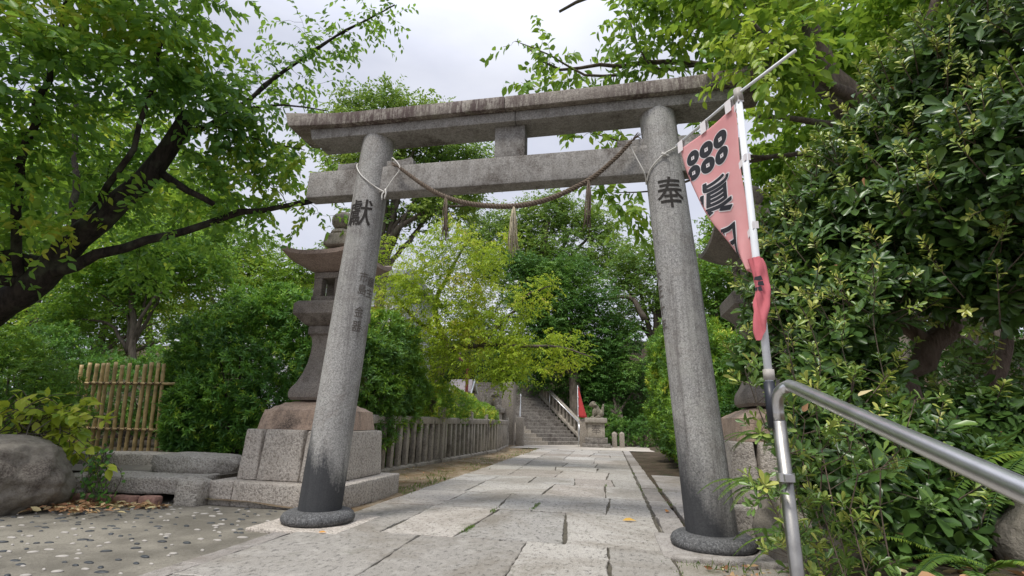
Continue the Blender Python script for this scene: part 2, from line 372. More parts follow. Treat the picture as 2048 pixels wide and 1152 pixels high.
def rosettes(T, A, n, leafL, leafW, rng, spread=.9, jit=.25, var=.25):
    """whorls of n leaves at points T around axes A"""
    A = nrmz(A); m = len(T)
    h = np.where(np.abs(A[:, 2:3]) < .9, np.array([[0, 0, 1.0]]), np.array([[1.0, 0, 0]]))
    U = nrmz(np.cross(A, h)); Vv = np.cross(A, U)
    ph = rng.uniform(0, 6.28, (m, 1))+np.arange(n)[None]*2.399
    rad = U[:, None]*np.cos(ph)[..., None]+Vv[:, None]*np.sin(ph)[..., None]
    sp = spread*(1+rng.uniform(-.35, .35, (m, n)))[..., None]
    D = nrmz(A[:, None]*np.cos(sp)+rad*np.sin(sp)+rng.normal(0, jit*.5, (m, n, 3)))
    N = A[:, None]*np.sin(sp)-rad*np.cos(sp)+np.array([0, 0, .35])+rng.normal(0, jit, (m, n, 3))
    P = T[:, None]-A[:, None]*(np.arange(n)[None, :, None]*leafL*.12)
    s = 1+rng.uniform(-var, var, (m, n))
    return P.reshape(-1, 3), D.reshape(-1, 3), N.reshape(-1, 3), (leafL*s).ravel(), (leafW*s).ravel()

def sprays(T, A, n, length, leafL, leafW, rng, droop=.35, ang=.95, flat=.5):
    """leafy twigs: n leaves set alternately along a twig through T with axis A"""
    A = nrmz(A); m = len(T)
    side = nrmz(np.cross(A, np.array([0, 0, 1.0]))+rng.normal(0, .25, (m, 3)))
    s = (np.arange(n)/(n-1))[None, :, None]
    base = T[:, None]+A[:, None]*(s-.3)*length+np.array([0, 0, -1.0])*(s**2)*length*droop*.6
    base = base+rng.normal(0, .012, base.shape)*length/.4
    sgn = np.where(np.arange(n) % 2 == 0, 1, -1)[None, :, None]
    D = A[:, None]*np.cos(ang)+side[:, None]*sgn*np.sin(ang)+np.array([0, 0, -1.0])*droop*rng.uniform(.3, 2.0, (m, n, 1))+rng.normal(0, .25, (m, n, 3))
    N = np.array([0, 0, 1.0])*flat+rng.normal(0, .45, (m, n, 3))+A[:, None]*.3
    z = 1+rng.uniform(-.3, .2, (m, n))
    return base.reshape(-1, 3), D.reshape(-1, 3), N.reshape(-1, 3), (leafL*z).ravel(), (leafW*z).ravel()

def resample(path, rads, step):
    P = np.array(path, float); out = [P[0]]; rr = [rads[0]]
    # Catmull-Rom
    Q = np.vstack([2*P[0]-P[1], P, 2*P[-1]-P[-2]])
    for i in range(1, len(Q)-2):
        L_ = np.linalg.norm(Q[i+1]-Q[i]); k = max(2, int(L_/step))
        for j in range(1, k+1):
            t = j/k; a, b, c, d = Q[i-1], Q[i], Q[i+1], Q[i+2]
            out.append(.5*((2*b)+(-a+c)*t+(2*a-5*b+4*c-d)*t*t+(-a+3*b-3*c+d)*t**3)); rr.append(rads[i-1]*(1-t)+rads[i]*t)
    return np.array(out), np.array(rr)

def grow(mb, limbs, targets, rng, step=.25, rtip=.004, k=.010, nside=5, sag=.15, wob=.035):
    """limbs: [(points, radii)]; joins every target to the nearest wood by a bent, tapering branch; returns the end directions"""
    nodes, nr = [], []
    for pts, rads in limbs:
        p, r = resample(pts, rads, step)
        j = rng.normal(0, 1, p.shape)*wob*np.minimum(1, r/.03)[:, None]; j[0] = 0; p = p+j*.5
        mb.tube(p, r, 12 if max(rads) > .08 else 7); nodes += list(p); nr += list(r)
    nodes = np.array(nodes); nr = np.array(nr); ends = np.zeros((len(targets), 3))
    d0 = np.min(np.linalg.norm(targets[:, None]-nodes[None, ::2], axis=2), axis=1) if len(targets)*len(nodes) < 4e6 else np.linalg.norm(targets-nodes.mean(0), axis=1)
    buf = np.zeros((len(nodes)+len(targets)*4, 3)); buf[:len(nodes)] = nodes; rb = np.zeros(len(buf)); rb[:len(nodes)] = nr; cnt = len(nodes)
    for i in np.argsort(d0):
        t = targets[i]; d = np.linalg.norm(buf[:cnt]-t, axis=1)
        j = int(np.argmin(d+np.maximum(0, buf[:cnt, 2]-t[2])*.6)); a = buf[j]; L_ = d[j]
        if L_ < .02: ends[i] = t-nodes.mean(0); continue
        r0 = min(rb[j]*.65, rtip+k*L_); r0 = max(r0, rtip)
        mid = (a+t)/2+np.array([0, 0, -sag*.3*L_])+rng.normal(0, .09*L_, 3)
        p = [a, a*.5+mid*.5+rng.normal(0, .03*L_, 3), mid, mid*.45+t*.55+rng.normal(0, .03*L_, 3), t]
        mb.tube(p, [r0, r0*.85, r0*.7, (r0+rtip)*.4, rtip], nside if r0 > .012 else 3, caps=False)
        for q, f in ((1, .85), (2, .7), (3, .5), (4, .35)): buf[cnt] = p[q]; rb[cnt] = max(rtip, r0*f); cnt += 1
        ends[i] = t-mid
    return nrmz(ends)

# ================================================================== THE SETTING: ground, path, pebble paving, soil strips
rng = np.random.default_rng(11)
from mathutils import noise as mnoise
def sheet(name, x0, x1, y0, y1, nx, ny, zf, mat):
    mb = MB(); xs = np.linspace(x0, x1, nx); ys = np.linspace(y0, y1, ny)
    vs = [(x, y, zf(x, y)) for y in ys for x in xs]
    fs = [(j*nx+i, j*nx+i+1, (j+1)*nx+i+1, (j+1)*nx+i) for j in range(ny-1) for i in range(nx-1)]
    mb.add(vs, fs); return tag(mb.build(name, mat, smooth=True), kind='structure')

def soil_mat(name, c1, c2, c3, moss):
    k = NT(name); v = k.coord(); f = k.noise(v, 1.3, 6, .65); g = k.noise(v, 38, 4, .7); h = k.noise(v, 3.1, 4, .7)
    col = k.mix(c1, c2, k.ramp(f, [(.38, 0.0), (.62, 1.0)])); col = k.mix(col, c3, k.ramp(g, [(.5, 0.0), (.7, .8)]))
    col = k.mix(col, moss, k.math('MULTIPLY', k.ramp(h, [(.5, 0.0), (.64, 1.0)]), .75))
    return k.bsdf(col, .95, k.math('ADD', g, f), .8, .02, spec=.15)
M['soil'] = soil_mat('bare_soil', (.10, .075, .05), (.19, .145, .10), (.06, .04, .03), (.05, .065, .025))
M['soil_strip'] = soil_mat('mossy_soil', (.17, .12, .07), (.30, .245, .175), (.09, .055, .03), (.085, .085, .03))
M['bed'] = soil_mat('leaf_mould', (.045, .034, .024), (.09, .07, .05), (.13, .09, .055), (.03, .04, .018))
M['sand'] = soil_mat('pale_yard', (.40, .36, .31), (.50, .46, .40), (.32, .28, .24), (.38, .35, .28))

def ground_z(x, y):
    return -.07
sheet('ground', -150, 150, -60, 260, 31, 33, ground_z, M['soil'])
# raised planting bed left of the lantern, rising to the wooded bank behind
def bed_z(x, y):
    e = min(1, max(0, (y-6.45)/.5)); return .36*e+.06*mnoise.noise((x*.7, y*.7, 0))+max(0, y-14)*.10-.02
sheet('planting_bed', -40, -4.95, 6.4, 40, 70, 60, bed_z, M['bed'])
def bank_z(x, y):
    t = min(1, max(0, (y-25.5)/14)); s = t*t*(3-2*t)
    return -.1+7.5*s+.35*mnoise.noise((x*.3, y*.3, 2))*s
sheet('bank', -45, 45, 25, 75, 80, 50, bank_z, M['bed'])
def rbed_z(x, y):
    a = min(1, max(0, (x-.62)/.2)); a = a*a*(3-2*a); b = 1-min(1, max(0, (y-2.2)/.5)); b = b*b*(3-2*b)
    return .05*mnoise.noise((x*.9, y*.9, 5))*min(1, max(.1, (x-.6)))+max(min(.35, max(0, (x-1.3))*.18), .66*a*b)-.06
sheet('side_bed', .6, 9, .2, 9, 90, 90, rbed_z, M['bed']); sheet('side_bed_far', 1.3, 40, 8.9, 40, 50, 40, rbed_z, M['bed'])
def sfl(x, y): return -.03+.03*mnoise.noise((x*1.1, y*.8, 0))+.012*mnoise.noise((x*5, y*5, 1))+max(0, (-3.4-x))*.05
sheet('soil_strip', -4.95, -2.86, 5.5, 23.2, 30, 160, sfl, M['soil_strip'])
sheet('soil_strip_side', .74, 1.9, 7.2, 21.5, 16, 90, lambda x, y: -.035+.03*mnoise.noise((x*1.3, y*1.1, 3))+max(0, x-1.1)*.06, M['bed'])
sheet('yard', -14, 14, 20.9, 26.5, 12, 8, lambda x, y: .004, M['sand'])

def slab_mat(name, c1, c2, pit):
    k = NT(name); v = k.coord(); g = k.n('ShaderNodeNewGeometry')
    f = k.noise(v, 1.1, 5, .65); sp = k.noise(v, 120, 2, .6); pt = k.noise(k.coord('Object', (1, .55, 1)), 26, 5, .75); md = k.noise(v, 6, 4, .65)
    col = k.mix(tuple(x*.86 for x in c1), tuple(x*1.05 for x in c2), g.outputs['Random Per Island'])
    col = k.mix(col, (.80, .77, .72), k.ramp(f, [(.35, .0), (.65, .3)]), 'MULTIPLY')
    col = k.mix(col, tuple(x*.45 for x in c1), k.math('MULTIPLY', k.ramp(sp, [(.38, 1.0), (.5, 0.0)]), .55))
    col = k.mix(col, (.085, .08, .075), k.math('MULTIPLY', k.ramp(pt, [(.55, 0.0), (.64, 1.0)]), pit))
    col = k.mix(col, (.56, .53, .48), k.math('MULTIPLY', k.ramp(md, [(.5, 0.0), (.72, 1.0)]), .3))
    bl = k.noise(v, .55, 6, .75, .8); col = k.mix(col, (.16, .135, .10), k.math('MULTIPLY', k.ramp(bl, [(.47, 0.0), (.64, 1.0)]), .6))
    ms_ = k.noise(v, 2.6, 6, .8); col = k.mix(col, (.12, .12, .085), k.math('MULTIPLY', k.ramp(ms_, [(.57, 0.0), (.66, 1.0)]), .45))
    h = k.math('SUBTRACT', k.math('ADD', k.math('MULTIPLY', sp, .3), md), k.math('MULTIPLY', k.ramp(pt, [(.52, 0.0), (.66, 1.0)]), .9))
    return k.bsdf(col, .8, h, .55, .008, spec=.3)
M['slab_a'] = slab_mat('path_slab_grey', (.32, .30, .27), (.45, .425, .385), .8)
M['slab_b'] = slab_mat('path_slab_warm', (.36, .32, .285), (.47, .435, .39), .85)
M['slab_c'] = slab_mat('path_slab_pitted', (.33, .315, .29), (.46, .44, .41), 1.0)
M['joint'] = plain('joint_dirt', (.085, .075, .055), .95, 0, 30, .4)
M['kerb'] = slab_mat('kerb_stone', (.27, .245, .225), (.37, .345, .32), .6)

def slab(mb, poly, z0, z1, r, mi, gap=.009):
    """a paving slab with slightly chipped, wandering edges and eased arrises"""
    c = np.mean(poly, 0); pts = []
    for i in range(len(poly)):
        a, b = np.array(poly[i], float), np.array(poly[(i+1) % len(poly)], float); L_ = np.linalg.norm(b-a); k = max(2, int(L_/.07))
        nrm = np.array([(b-a)[1], -(b-a)[0]])/L_
        for j in range(k):
            q = a+(b-a)*j/k; w = mnoise.noise((q[0]*3.1, q[1]*3.1, 1.7))*.02+mnoise.noise((q[0]*11, q[1]*11, 4.7))*.008+r.normal(0, .003)
            pts.append(q-nrm*(gap+abs(r.normal(0, .002)))+nrm*w)
    pts = np.array(pts); n = len(pts); ins = pts+nrmz(c-pts)*.007
    tilt = r.normal(0, .0018, 2)
    vs = [(p[0], p[1], z0) for p in pts]+[(p[0], p[1], z1-.006) for p in pts]+[(p[0], p[1], z1+(p-c)@tilt) for p in ins]
    fs = [(i, (i+1) % n, n+(i+1) % n, n+i) for i in range(n)]+[(n+i, n+(i+1) % n, 2*n+(i+1) % n, 2*n+i) for i in range(n)]+[tuple(2*n+i for i in range(n))]
    # outline must run anticlockwise
    mb.add(vs, fs, mi)
mb = MB(); XL, XR = -2.85, .45
mb.box((XL-.02, -6, -.1), (XR+.02, 21, -.016), 3)
rows = [(-5, -3.6), (-3.6, -2.3), (-2.3, -1.1), (-1.1, .3), (.3, 1.8), (1.8, 3.12), (3.12, 4.66), (4.66, 6.22), (6.22, 7.55), (7.55, 8.95), (8.95, 10.0), (10.0, 11.4), (11.4, 12.5), (12.5, 13.9), (13.9, 15.1), (15.1, 16.4), (16.4, 17.6), (17.6, 19), (19, 20.1), (20.1, 20.98)]
fixed = {6: [-1.70, -.73, -.03], 7: [-2.13, -1.37, -.475], 8: [-2.1, -1.4, -.05], 5: [-1.9, -1.15, -.3], 9: [-2.15, -.98, -.1]}
for i, (a, b) in enumerate(rows):
    xs = fixed.get(i)
    if xs is None:
        xs = [-2.12+rng.normal(0, .05)]; x = xs[0]
        while True:
            x += rng.uniform(.62, 1.0)
            if x > XR-.35: break
            xs.append(x)
    xs = [XL]+xs+[XR]; ja = rng.normal(0, .035, len(xs)); jb = rng.normal(0, .05, len(xs))
    step = [rng.choice([0, 0, .0, .09, -.09]) for _ in xs] if i > 5 else [0]*len(xs)
    for j in range(len(xs)-1):
        sk0, sk1 = (0 if j == 0 else ja[j]*.7), (0 if j == len(xs)-2 else ja[j+1]*.7)
        slab(mb, [(xs[j]-sk0, a), (xs[j+1]-sk1, a), (xs[j+1]+sk1, b), (xs[j]+sk0, b)], -.09, rng.normal(0, .0025), rng, int(rng.choice([0, 0, 1, 2])))
auto_smooth(tag(mb.build('path', [M['slab_a'], M['slab_b'], M['slab_c'], M['joint']]), kind='structure'), 25)
# kerb strips either side
mb = MB(); y = 4.7
while y < 21:
    l = rng.uniform(1.1, 1.9); slab(mb, [(.47, y), (.73, y), (.73, min(21, y+l)), (.47, min(21, y+l))], -.1, .006+rng.normal(0, .004), rng, 0); y += l
y = -4
while y < 4.5:
    l = rng.uniform(1.2, 2.0); y2 = min(4.55, y+l); slab(mb, [(-3.06, y), (-2.875, y), (-2.875, y2), (-3.06, y2)], -.1, -.014, rng, 0); y = y2
auto_smooth(tag(mb.build('kerb', [M['kerb']]), kind='structure'), 25)
# flat cover stones beside the right kerb and the worn concrete under the handrail
mb = MB()
for (x0, x1, y0, y1, z) in ((.77, 1.75, 5.75, 7.3, .0), (.78, 1.7, 7.36, 8.7, -.006), (.8, 1.6, 8.75, 10.2, -.02), (.82, 1.5, 10.3, 11.6, -.025)):
    slab(mb, [(x0, y0), (x1, y0), (x1+.04, y1), (x0, y1)], -.12, z, rng, 0, .012)
auto_smooth(tag(mb.build('drain_covers', [M['kerb']]), kind='structure'), 25)
k = NT('worn_concrete'); v = k.coord(); f = k.noise(v, 2.2, 6, .7); g = k.noise(v, 70, 3, .7)
col = k.mix((.24, .215, .175), (.36, .335, .29), k.ramp(f, [(.35, 0.0), (.65, 1.0)])); col = k.mix(col, (.13, .12, .095), k.math('MULTIPLY', k.ramp(g, [(.5, 0.0), (.65, 1.0)]), .5))
col = k.mix(col, (.10, .105, .055), k.math('MULTIPLY', k.ramp(k.noise(v, 3.3, 5, .7), [(.54, 0.0), (.68, 1.0)]), .6))
M['concrete'] = k.bsdf(col, .9, k.math('ADD', f, g), .5, .01, spec=.2)
sheet('concrete_verge', .47, 1.6, -1.5, 5.9, 18, 80, lambda x, y: -.03+.012*mnoise.noise((x*3, y*3, 8))-(.0 if y > 3.2 else .0), M['concrete'])

# pebble paving: cement with black and white beach pebbles set in it
k = NT('pebble_cement'); v = k.coord(); f = k.noise(v, .9, 6, .65); g = k.noise(v, 60, 3, .7)
col = k.mix((.14, .128, .104), (.25, .23, .188), k.ramp(f, [(.42, 0.0), (.58, 1.0)])); col = k.mix(col, (.08, .07, .055), k.math('MULTIPLY', k.ramp(g, [(.5, 0.0), (.66, 1.0)]), .5))
M['cement'] = k.bsdf(col, .85, k.math('ADD', f, g), .45, .01, spec=.25)
M['peb_white'] = plain('white_pebble', (.36, .335, .30), .55, 0, 20, .12)
M['peb_dark'] = plain('dark_pebble', (.045, .05, .055), .5, 0, 20, .3)
mb = MB(); nx, ny = 40, 64
xs = np.linspace(-14, -3.07, nx); ys = np.linspace(-3, 6.45, ny)
mb.add([(x, y, -.028+.008*mnoise.noise((x*2, y*2, 4))) for y in ys for x in xs], [(j*nx+i, j*nx+i+1, (j+1)*nx+i+1, (j+1)*nx+i) for j in range(ny-1) for i in range(nx-1)], 0)
bmp = bmesh.new(); bmesh.ops.create_icosphere(bmp, subdivisions=2, radius=1); bmp.verts.index_update()
IV = [tuple(v.co) for v in bmp.verts]; IF = [tuple(v.index for v in f.verts) for f in bmp.faces]; bmp.free()
px_, py_ = -7.4, 1.9
gi = 0
for a in np.arange(-7.6, -3.15, .155):
    for b in np.arange(1.6, 6.3, .145):
        if rng.random() < .16: continue
        x, y = a+rng.normal(0, .04)+(gi % 2)*.07, b+rng.normal(0, .04); gi += 1
        if x > -3.14 or (x > -4.85 and y > 5.5): continue
        r = rng.choice([.013, .017, .021, .027])*rng.uniform(.85, 1.15); th = rng.uniform(-.6, .6); ar = rng.uniform(1.2, 1.9); w = rng.random() < .42
        mb.add([(x+r*ar*(p[0]*math.cos(th)-p[1]*.6*math.sin(th)), y+r*(p[0]*ar*math.sin(th)+p[1]*.75*math.cos(th)), -.03+(.008+.3*r*.35)*p[2]+.003) for p in IV], IF, 1 if w else 2)
tag(mb.build('pebble_pavement', [M['cement'], M['peb_white'], M['peb_dark']], smooth=True), kind='structure')

# ================================================================== TORII
TX, TY = -1.03, 4.9
torii = empty('torii_gate', (TX, TY, 0), 'tall weathered grey granite shrine gate spanning the paved path', 'torii gate')
ZT = 4.34
def pil(side, z):
    t = (z-.1)/(ZT-.1); xb, xt = 1.865, 1.635
    return TX+side*(xb+(xt-xb)*t), .212-.026*t
def glyph_bm(ch, size, bold, ncopy=8):
    """a printed or cut character; its strokes are thickened by stacking shifted copies a hair apart"""
    cu = bpy.data.curves.new('g', 'FONT'); cu.body = ch; cu.size = size; cu.align_x = 'CENTER'; cu.align_y = 'CENTER'; cu.resolution_u = 4
    t = bpy.data.objects.new('g', cu); C.objects.link(t); me = bpy.data.meshes.new_from_object(t.evaluated_get(bpy.context.evaluated_depsgraph_get())); bpy.data.objects.remove(t)
    src = bmesh.new(); src.from_mesh(me); bpy.data.meshes.remove(me)
    xs_ = [v.co.x for v in src.verts]; ys_ = [v.co.y for v in src.verts]; mx, my = (min(xs_)+max(xs_))/2, (min(ys_)+max(ys_))/2
    out = bmesh.new(); src.verts.ensure_lookup_table(); src.verts.index_update()
    offs = [(0, 0)]+([(math.cos(6.2832*i/ncopy), math.sin(6.2832*i/ncopy)) for i in range(ncopy)] if bold else [])
    for i, (ox, oy) in enumerate(offs):
        vm = [out.verts.new((v.co.x-mx+ox*bold, v.co.y-my+oy*bold, i*.00006)) for v in src.verts]
        for f in src.faces: out.faces.new([vm[v.index] for v in f.verts])
    src.free(); return out
def pillar_text(txt, side, zc, h, ang0, mat, parent, name='inscription', sx=1.0, bold=.012):
    bm = glyph_bm(txt, h*1.06, bold*h); me = bpy.data.meshes.new(name)
    ys_ = [v.co.y for v in bm.verts] or [0]; xs_ = [v.co.x for v in bm.verts] or [0]; yc = (min(ys_)+max(ys_))/2; xc = (min(xs_)+max(xs_))/2
    for v in bm.verts: v.co.x -= xc; v.co.y -= yc
    for gx in np.arange(-.5, .5, .025)*h*1.3:
        bmesh.ops.bisect_plane(bm, geom=bm.verts[:]+bm.edges[:]+bm.faces[:], plane_co=(gx, 0, 0), plane_no=(1, 0, 0))
    org = wloc(parent)
    for v in bm.verts:
        z = zc+v.co.y; xc_, r = pil(side, z); r += .0035+v.co.z; a = R_(ang0)+v.co.x*sx/r
        v.co = Vector((xc_+r*math.sin(a), TY-r*math.cos(a), z))-org
    bm.to_mesh(me); bm.free(); me.materials.clear(); me.materials.append(mat); me.name = name
    return link(name, me, parent)
for side, mat in ((-1, M['pillar_l']), (1, M['pillar_r'])):
    mb = MB(); zs = np.linspace(.1, ZT, 60); n = 72
    vs = []
    for z in zs:
        xc_, r = pil(side, z)
        r -= .02*max(0, 1-(ZT-z)/.05)**2
        for j in range(n):
            th = 2*math.pi*j/n; rr = r+.0025*mnoise.noise((math.cos(th)*2, math.sin(th)*2+side*9, z*1.5))
            vs.append((xc_+rr*math.cos(th), TY+rr*math.sin(th), z))
    m = len(zs)
    mb.add(vs, [(i*n+j, i*n+(j+1) % n, (i+1)*n+(j+1) % n, (i+1)*n+j) for i in range(m-1) for j in range(n)]+[tuple((m-1)*n+j for j in range(n))])
    p = mb.build('pillar', mat, torii); auto_smooth(p, 50)
    if side > 0: p['label'] = 'gate pillar with the carved character meaning to offer'
    bx = TX+side*1.872
    mb = MB(); mb.lathe(bx, TY, [(.30, .0), (.335, .012), (.352, .035), (.352, .06), (.335, .09), (.30, .112), (.225, .122), (.15, .124)], 64)
    rg = mb.build('base_ring', M['ring'], p); auto_smooth(rg, 60)
    mb = MB(); mb.box((bx-.46, TY-.46, -.1), (bx+.46, TY+.46, .004 if side < 0 else .012)); ft = mb.build('footing_slab', M['plinth'] if side < 0 else M['kerb'], torii, bevel=.012, subdiv=6, rough=.008, rscale=5)
    auto_smooth(ft, 40)
    pil_parts = p
    if side < 0:
        z = at_y(727, 424, TY-.19)[2]; pillar_text('獻', -1, z, .32, 2, M['ink'], p, sx=.9, bold=.008)
        for i, ch in enumerate('市島金器'):
            pillar_text(ch, -1, at_y(0, 0, 5)[2]*0+[2.51, 2.37, 2.12, 1.96][i], .12, 52, M['ink_faint'], p, sx=.85)
        for i, ch in enumerate('願主'):
            pillar_text(ch, -1, 2.47-.12*i, .11, 82, M['ink_faint'], p)
    else:
        z = at_y(1338, 384, TY-.19)[2]; pillar_text('奉', 1, z, .345, 1, M['ink'], p, sx=.78, bold=.008)
        for i, ch in enumerate('大正十年'):
            pillar_text(ch, 1, 2.43-.165*i, .13, -76, M['ink_faint'], p, sx=.9)
# top lintel: two stones, upswept at the ends, ridged top, ends cut on a slant
def lintel(name, u0, u1, zb, zt, y0, y1, parent, mat, ridge=0.0, slant=0.0, n=40, ends=(0, 0)):
    mb = MB(); vs = []; us = np.linspace(u0, u1, n)
    for i, u in enumerate(us):
        sb = (-1 if u < 0 else 1)
        e0 = slant*sb if (i == 0 and ends[0]) or (i == n-1 and ends[1]) else 0
        b, t = zb(u), zt(u); ym = (y0+y1)/2
        vs += [(TX+u-e0*.5, y0, b), (TX+u-e0*.5, y1, b), (TX+u+e0*.5, y1, t-ridge), (TX+u+e0*.5, ym, t), (TX+u+e0*.5, y0, t-ridge)]
    fs = [(i*5+j, i*5+(j+1) % 5, (i+1)*5+(j+1) % 5, (i+1)*5+j) for i in range(n-1) for j in range(5)]+[(4, 3, 2, 1, 0), tuple((n-1)*5+j for j in range(5))]
    mb.add(vs, [tuple(reversed(f)) for f in fs])
    o = mb.build(name, mat, parent, bevel=.008, bseg=2); return auto_smooth(o, 30)
def rise(u, s, a=1.75): return s*max(0, (abs(u)-a)/(2.78-a))**2
kb = lambda u: 4.383+.012*abs(u)/2.78+rise(u, .052); kt = lambda u: 4.56+.012*abs(u)/2.78+rise(u, .085)
lintel('top_lintel', -2.76, -.022, kb, kt, 4.64, 5.16, torii, M['lintel'], .022, .06, ends=(1, 0))
lintel('top_lintel', -.018, 2.76, kb, kt, 4.643, 5.16, torii, M['lintel'], .022, .06, ends=(0, 1))
sb_ = lambda u: 4.258+.004*abs(u); st_ = lambda u: kb(u)-.002
lintel('under_lintel', -2.45, .086, sb_, st_, 4.715, 5.085, torii, M['beam'], 0, .04, ends=(1, 0))
lintel('under_lintel', .09, 2.45, sb_, st_, 4.718, 5.085, torii, M['beam'], 0, .04, ends=(0, 1))
mb = MB(); mb.box((TX-2.455, 4.80, 3.535), (TX+2.455, 5.0, 3.872)); o = mb.build('tie_beam', M['beam'], torii, bevel=.009, subdiv=2, rough=.003); auto_smooth(o, 35)
mb = MB(); mb.box((-1.19, 4.805, 3.868), (-.842, 4.995, 4.262)); o = mb.build('strut', M['beam'], torii, bevel=.008); auto_smooth(o, 35)
for (x0, x1, curl) in ((-3.14, -2.79, 0), (-2.52, -2.17, 1), (.17, .48, 0), (.77, 1.08, 0)):
    mb = MB()
    if curl:
        prof = [(x0, 3.87), (x1-.01, 3.87), (x1, 3.90), (x1-.005, 3.955), (x1-.03, 3.995), (x1-.07, 3.985), (x1-.13, 3.968), (x0, 3.965)]
        k = len(prof); mb.add([(x, 4.84, z) for x, z in prof]+[(x, 4.96, z) for x, z in prof], [tuple(range(k)), tuple(reversed(range(k, 2*k)))]+[(i, k+i, k+(i+1) % k, (i+1) % k) for i in range(k)])
    else: mb.box((x0, 4.84, 3.868), (x1, 4.96, 3.975))
    o = mb.build('wedge', M['beam'], torii, bevel=.006); auto_smooth(o, 35)

# sacred rope hung across the gate
rope = empty('sacred_rope', (-.99, 4.70, 3.22), 'twisted brown straw rope with hanging tassels slung across the stone gate', 'rope')
def catm(pts, n):
    p, _ = resample(pts, [1]*len(pts), .02); idx = np.unique(np.linspace(0, len(p)-1, n).astype(int)) if n < 200 else np.linspace(0, len(p)-1, n).astype(int); return p[idx]
rp = [at_y(*q, 4.70) for q in ((800, 336), (850, 372), (892, 394), (950, 409), (1028, 412), (1100, 397), (1176, 361), (1225, 322), (1262, 284))]
_p, _ = resample(rp, [1]*len(rp), .004); cl = _p[np.linspace(0, len(_p)-1, 260).astype(int)]; arc = np.concatenate([[0], np.cumsum(np.linalg.norm(np.diff(cl, axis=0), axis=1))])
mb = MB(); T_ = np.gradient(cl, axis=0); T_ = nrmz(T_); A_ = nrmz(np.cross(T_, np.array([0, 1.0, 0]))); B_ = np.cross(T_, A_)
for s in range(3):
    ph = arc*2*math.pi/.10+s*2*math.pi/3; thick = .011+.005*np.sin(np.linspace(0, math.pi, 260))
    mb.tube(cl+(A_*np.cos(ph)[:, None]+B_*np.sin(ph)[:, None])*thick[:, None]*1.15, thick*.82, 7)
for _ in range(420):   # loose straw ends
    i = rng.integers(3, 257); a = rng.uniform(0, 6.28); d = A_[i]*math.cos(a)+B_[i]*math.sin(a); q = cl[i]+d*.017
    mb.tube([q, q+d*rng.uniform(.008, .03)+T_[i]*rng.uniform(-.05, .05)], .0012, 3, caps=False)
for e, dr in ((0, -1), (259, 1)):
    for _ in range(26):
        d = T_[e]*dr*rng.uniform(.06, .16)+rng.normal(0, .02, 3); mb.tube([cl[e], cl[e]+d*.5, cl[e]+d+np.array([0, 0, -.01])], .003, 3, caps=False)
mb.build('twisted_rope', M['straw'], rope, smooth=True)
for (px, py, py2, nst, mm) in ((892, 396, 484, 16, 'straw'), (1028, 414, 508, 34, 'straw_pale'), (1177, 363, 462, 18, 'straw')):
    a, b = at_y(px, py, 4.69), at_y(px-2, py2, 4.69); mb = MB(); mb.tube([a+np.array([0, 0, .03]), a, a-np.array([0, 0, .09])], [.009, .013, .011], 8)
    for _ in range(nst):
        o_ = rng.normal(0, .012, 3); sp_ = rng.normal(0, .026 if nst > 20 else .017, 3); f = rng.uniform(.72, 1.05)
        mb.tube([a+o_*.5, a+(b-a)*.35*f+o_+sp_*.4, a+(b-a)*.7*f+o_+sp_*.7+rng.normal(0, .006, 3), a+(b-a)*f+o_+sp_+rng.normal(0, .01, 3)], .0042, 4)
    mb.build('tassel', M[mm], rope, smooth=True)
def cord(name, pts, r, parent, mat, n=60):
    mb = MB(); mb.tube(catm(pts, n), r, 6); return mb.build(name, mat, parent, smooth=True)
def on_pillar(side, ang, z, off=.008):
    xc_, r = pil(side, z); r += off+.006; return np.array([xc_+r*math.sin(R_(ang)), TY-r*math.cos(R_(ang)), z])
kn = np.array(at_y(769, 384, 4.74)); top = rp[0]
cord('tie_cord', [on_pillar(-1, a, z) for a, z in ((-80, 3.97), (-62, 3.93), (-40, 3.84), (-10, 3.72), (20, 3.63), (45, 3.58))]+[kn], .0075, rope, M['cord'])
cord('tie_cord', [kn, (kn+top)/2, np.array(top), at_y(785, 316, 4.76), on_pillar(-1, 100, 3.97)], .0075, rope, M['cord'])
cord('tie_cord', [kn, kn+np.array([.012, -.01, .03]), kn+np.array([.025, -.012, -.02]), kn+np.array([.012, -.01, -.09])], .009, rope, M['cord'])
cord('tie_cord', [kn, kn+np.array([-.02, -.01, -.03]), kn+np.array([-.018, -.01, -.10])], .008, rope, M['cord'])
kr = on_pillar(1, -4, at_y(1318, 310, 4.7)[2], .015)
cord('tie_cord', [on_pillar(1, a, kr[2]+d) for a, d in ((88, .2), (62, .17), (30, .08))]+[kr]+[on_pillar(1, a, kr[2]-d) for a, d in ((-30, .07), (-52, .13), (-75, .22))], .007, rope, M['cord'])
cord('tie_cord', [at_y(1258, 288, 4.71), at_y(1273, 316, 4.735), at_y(1289, 347, 4.76), on_pillar(1, -80, kr[2]-.24)], .007, rope, M['cord'])
cord('tie_cord', [at_y(1258, 288, 4.71), at_y(1272, 274, 4.75), on_pillar(1, -88, kr[2]+.33)], .007, rope, M['cord'])
mb = MB(); mb.tube([kr+np.array([-.02, 0, .01]), kr+np.array([.02, -.006, -.012])], [.012, .012], 8); mb.tube([kr, kr+np.array([.05, -.01, -.03])], .006, 5); mb.build('knot', M['cord'], rope, smooth=True)

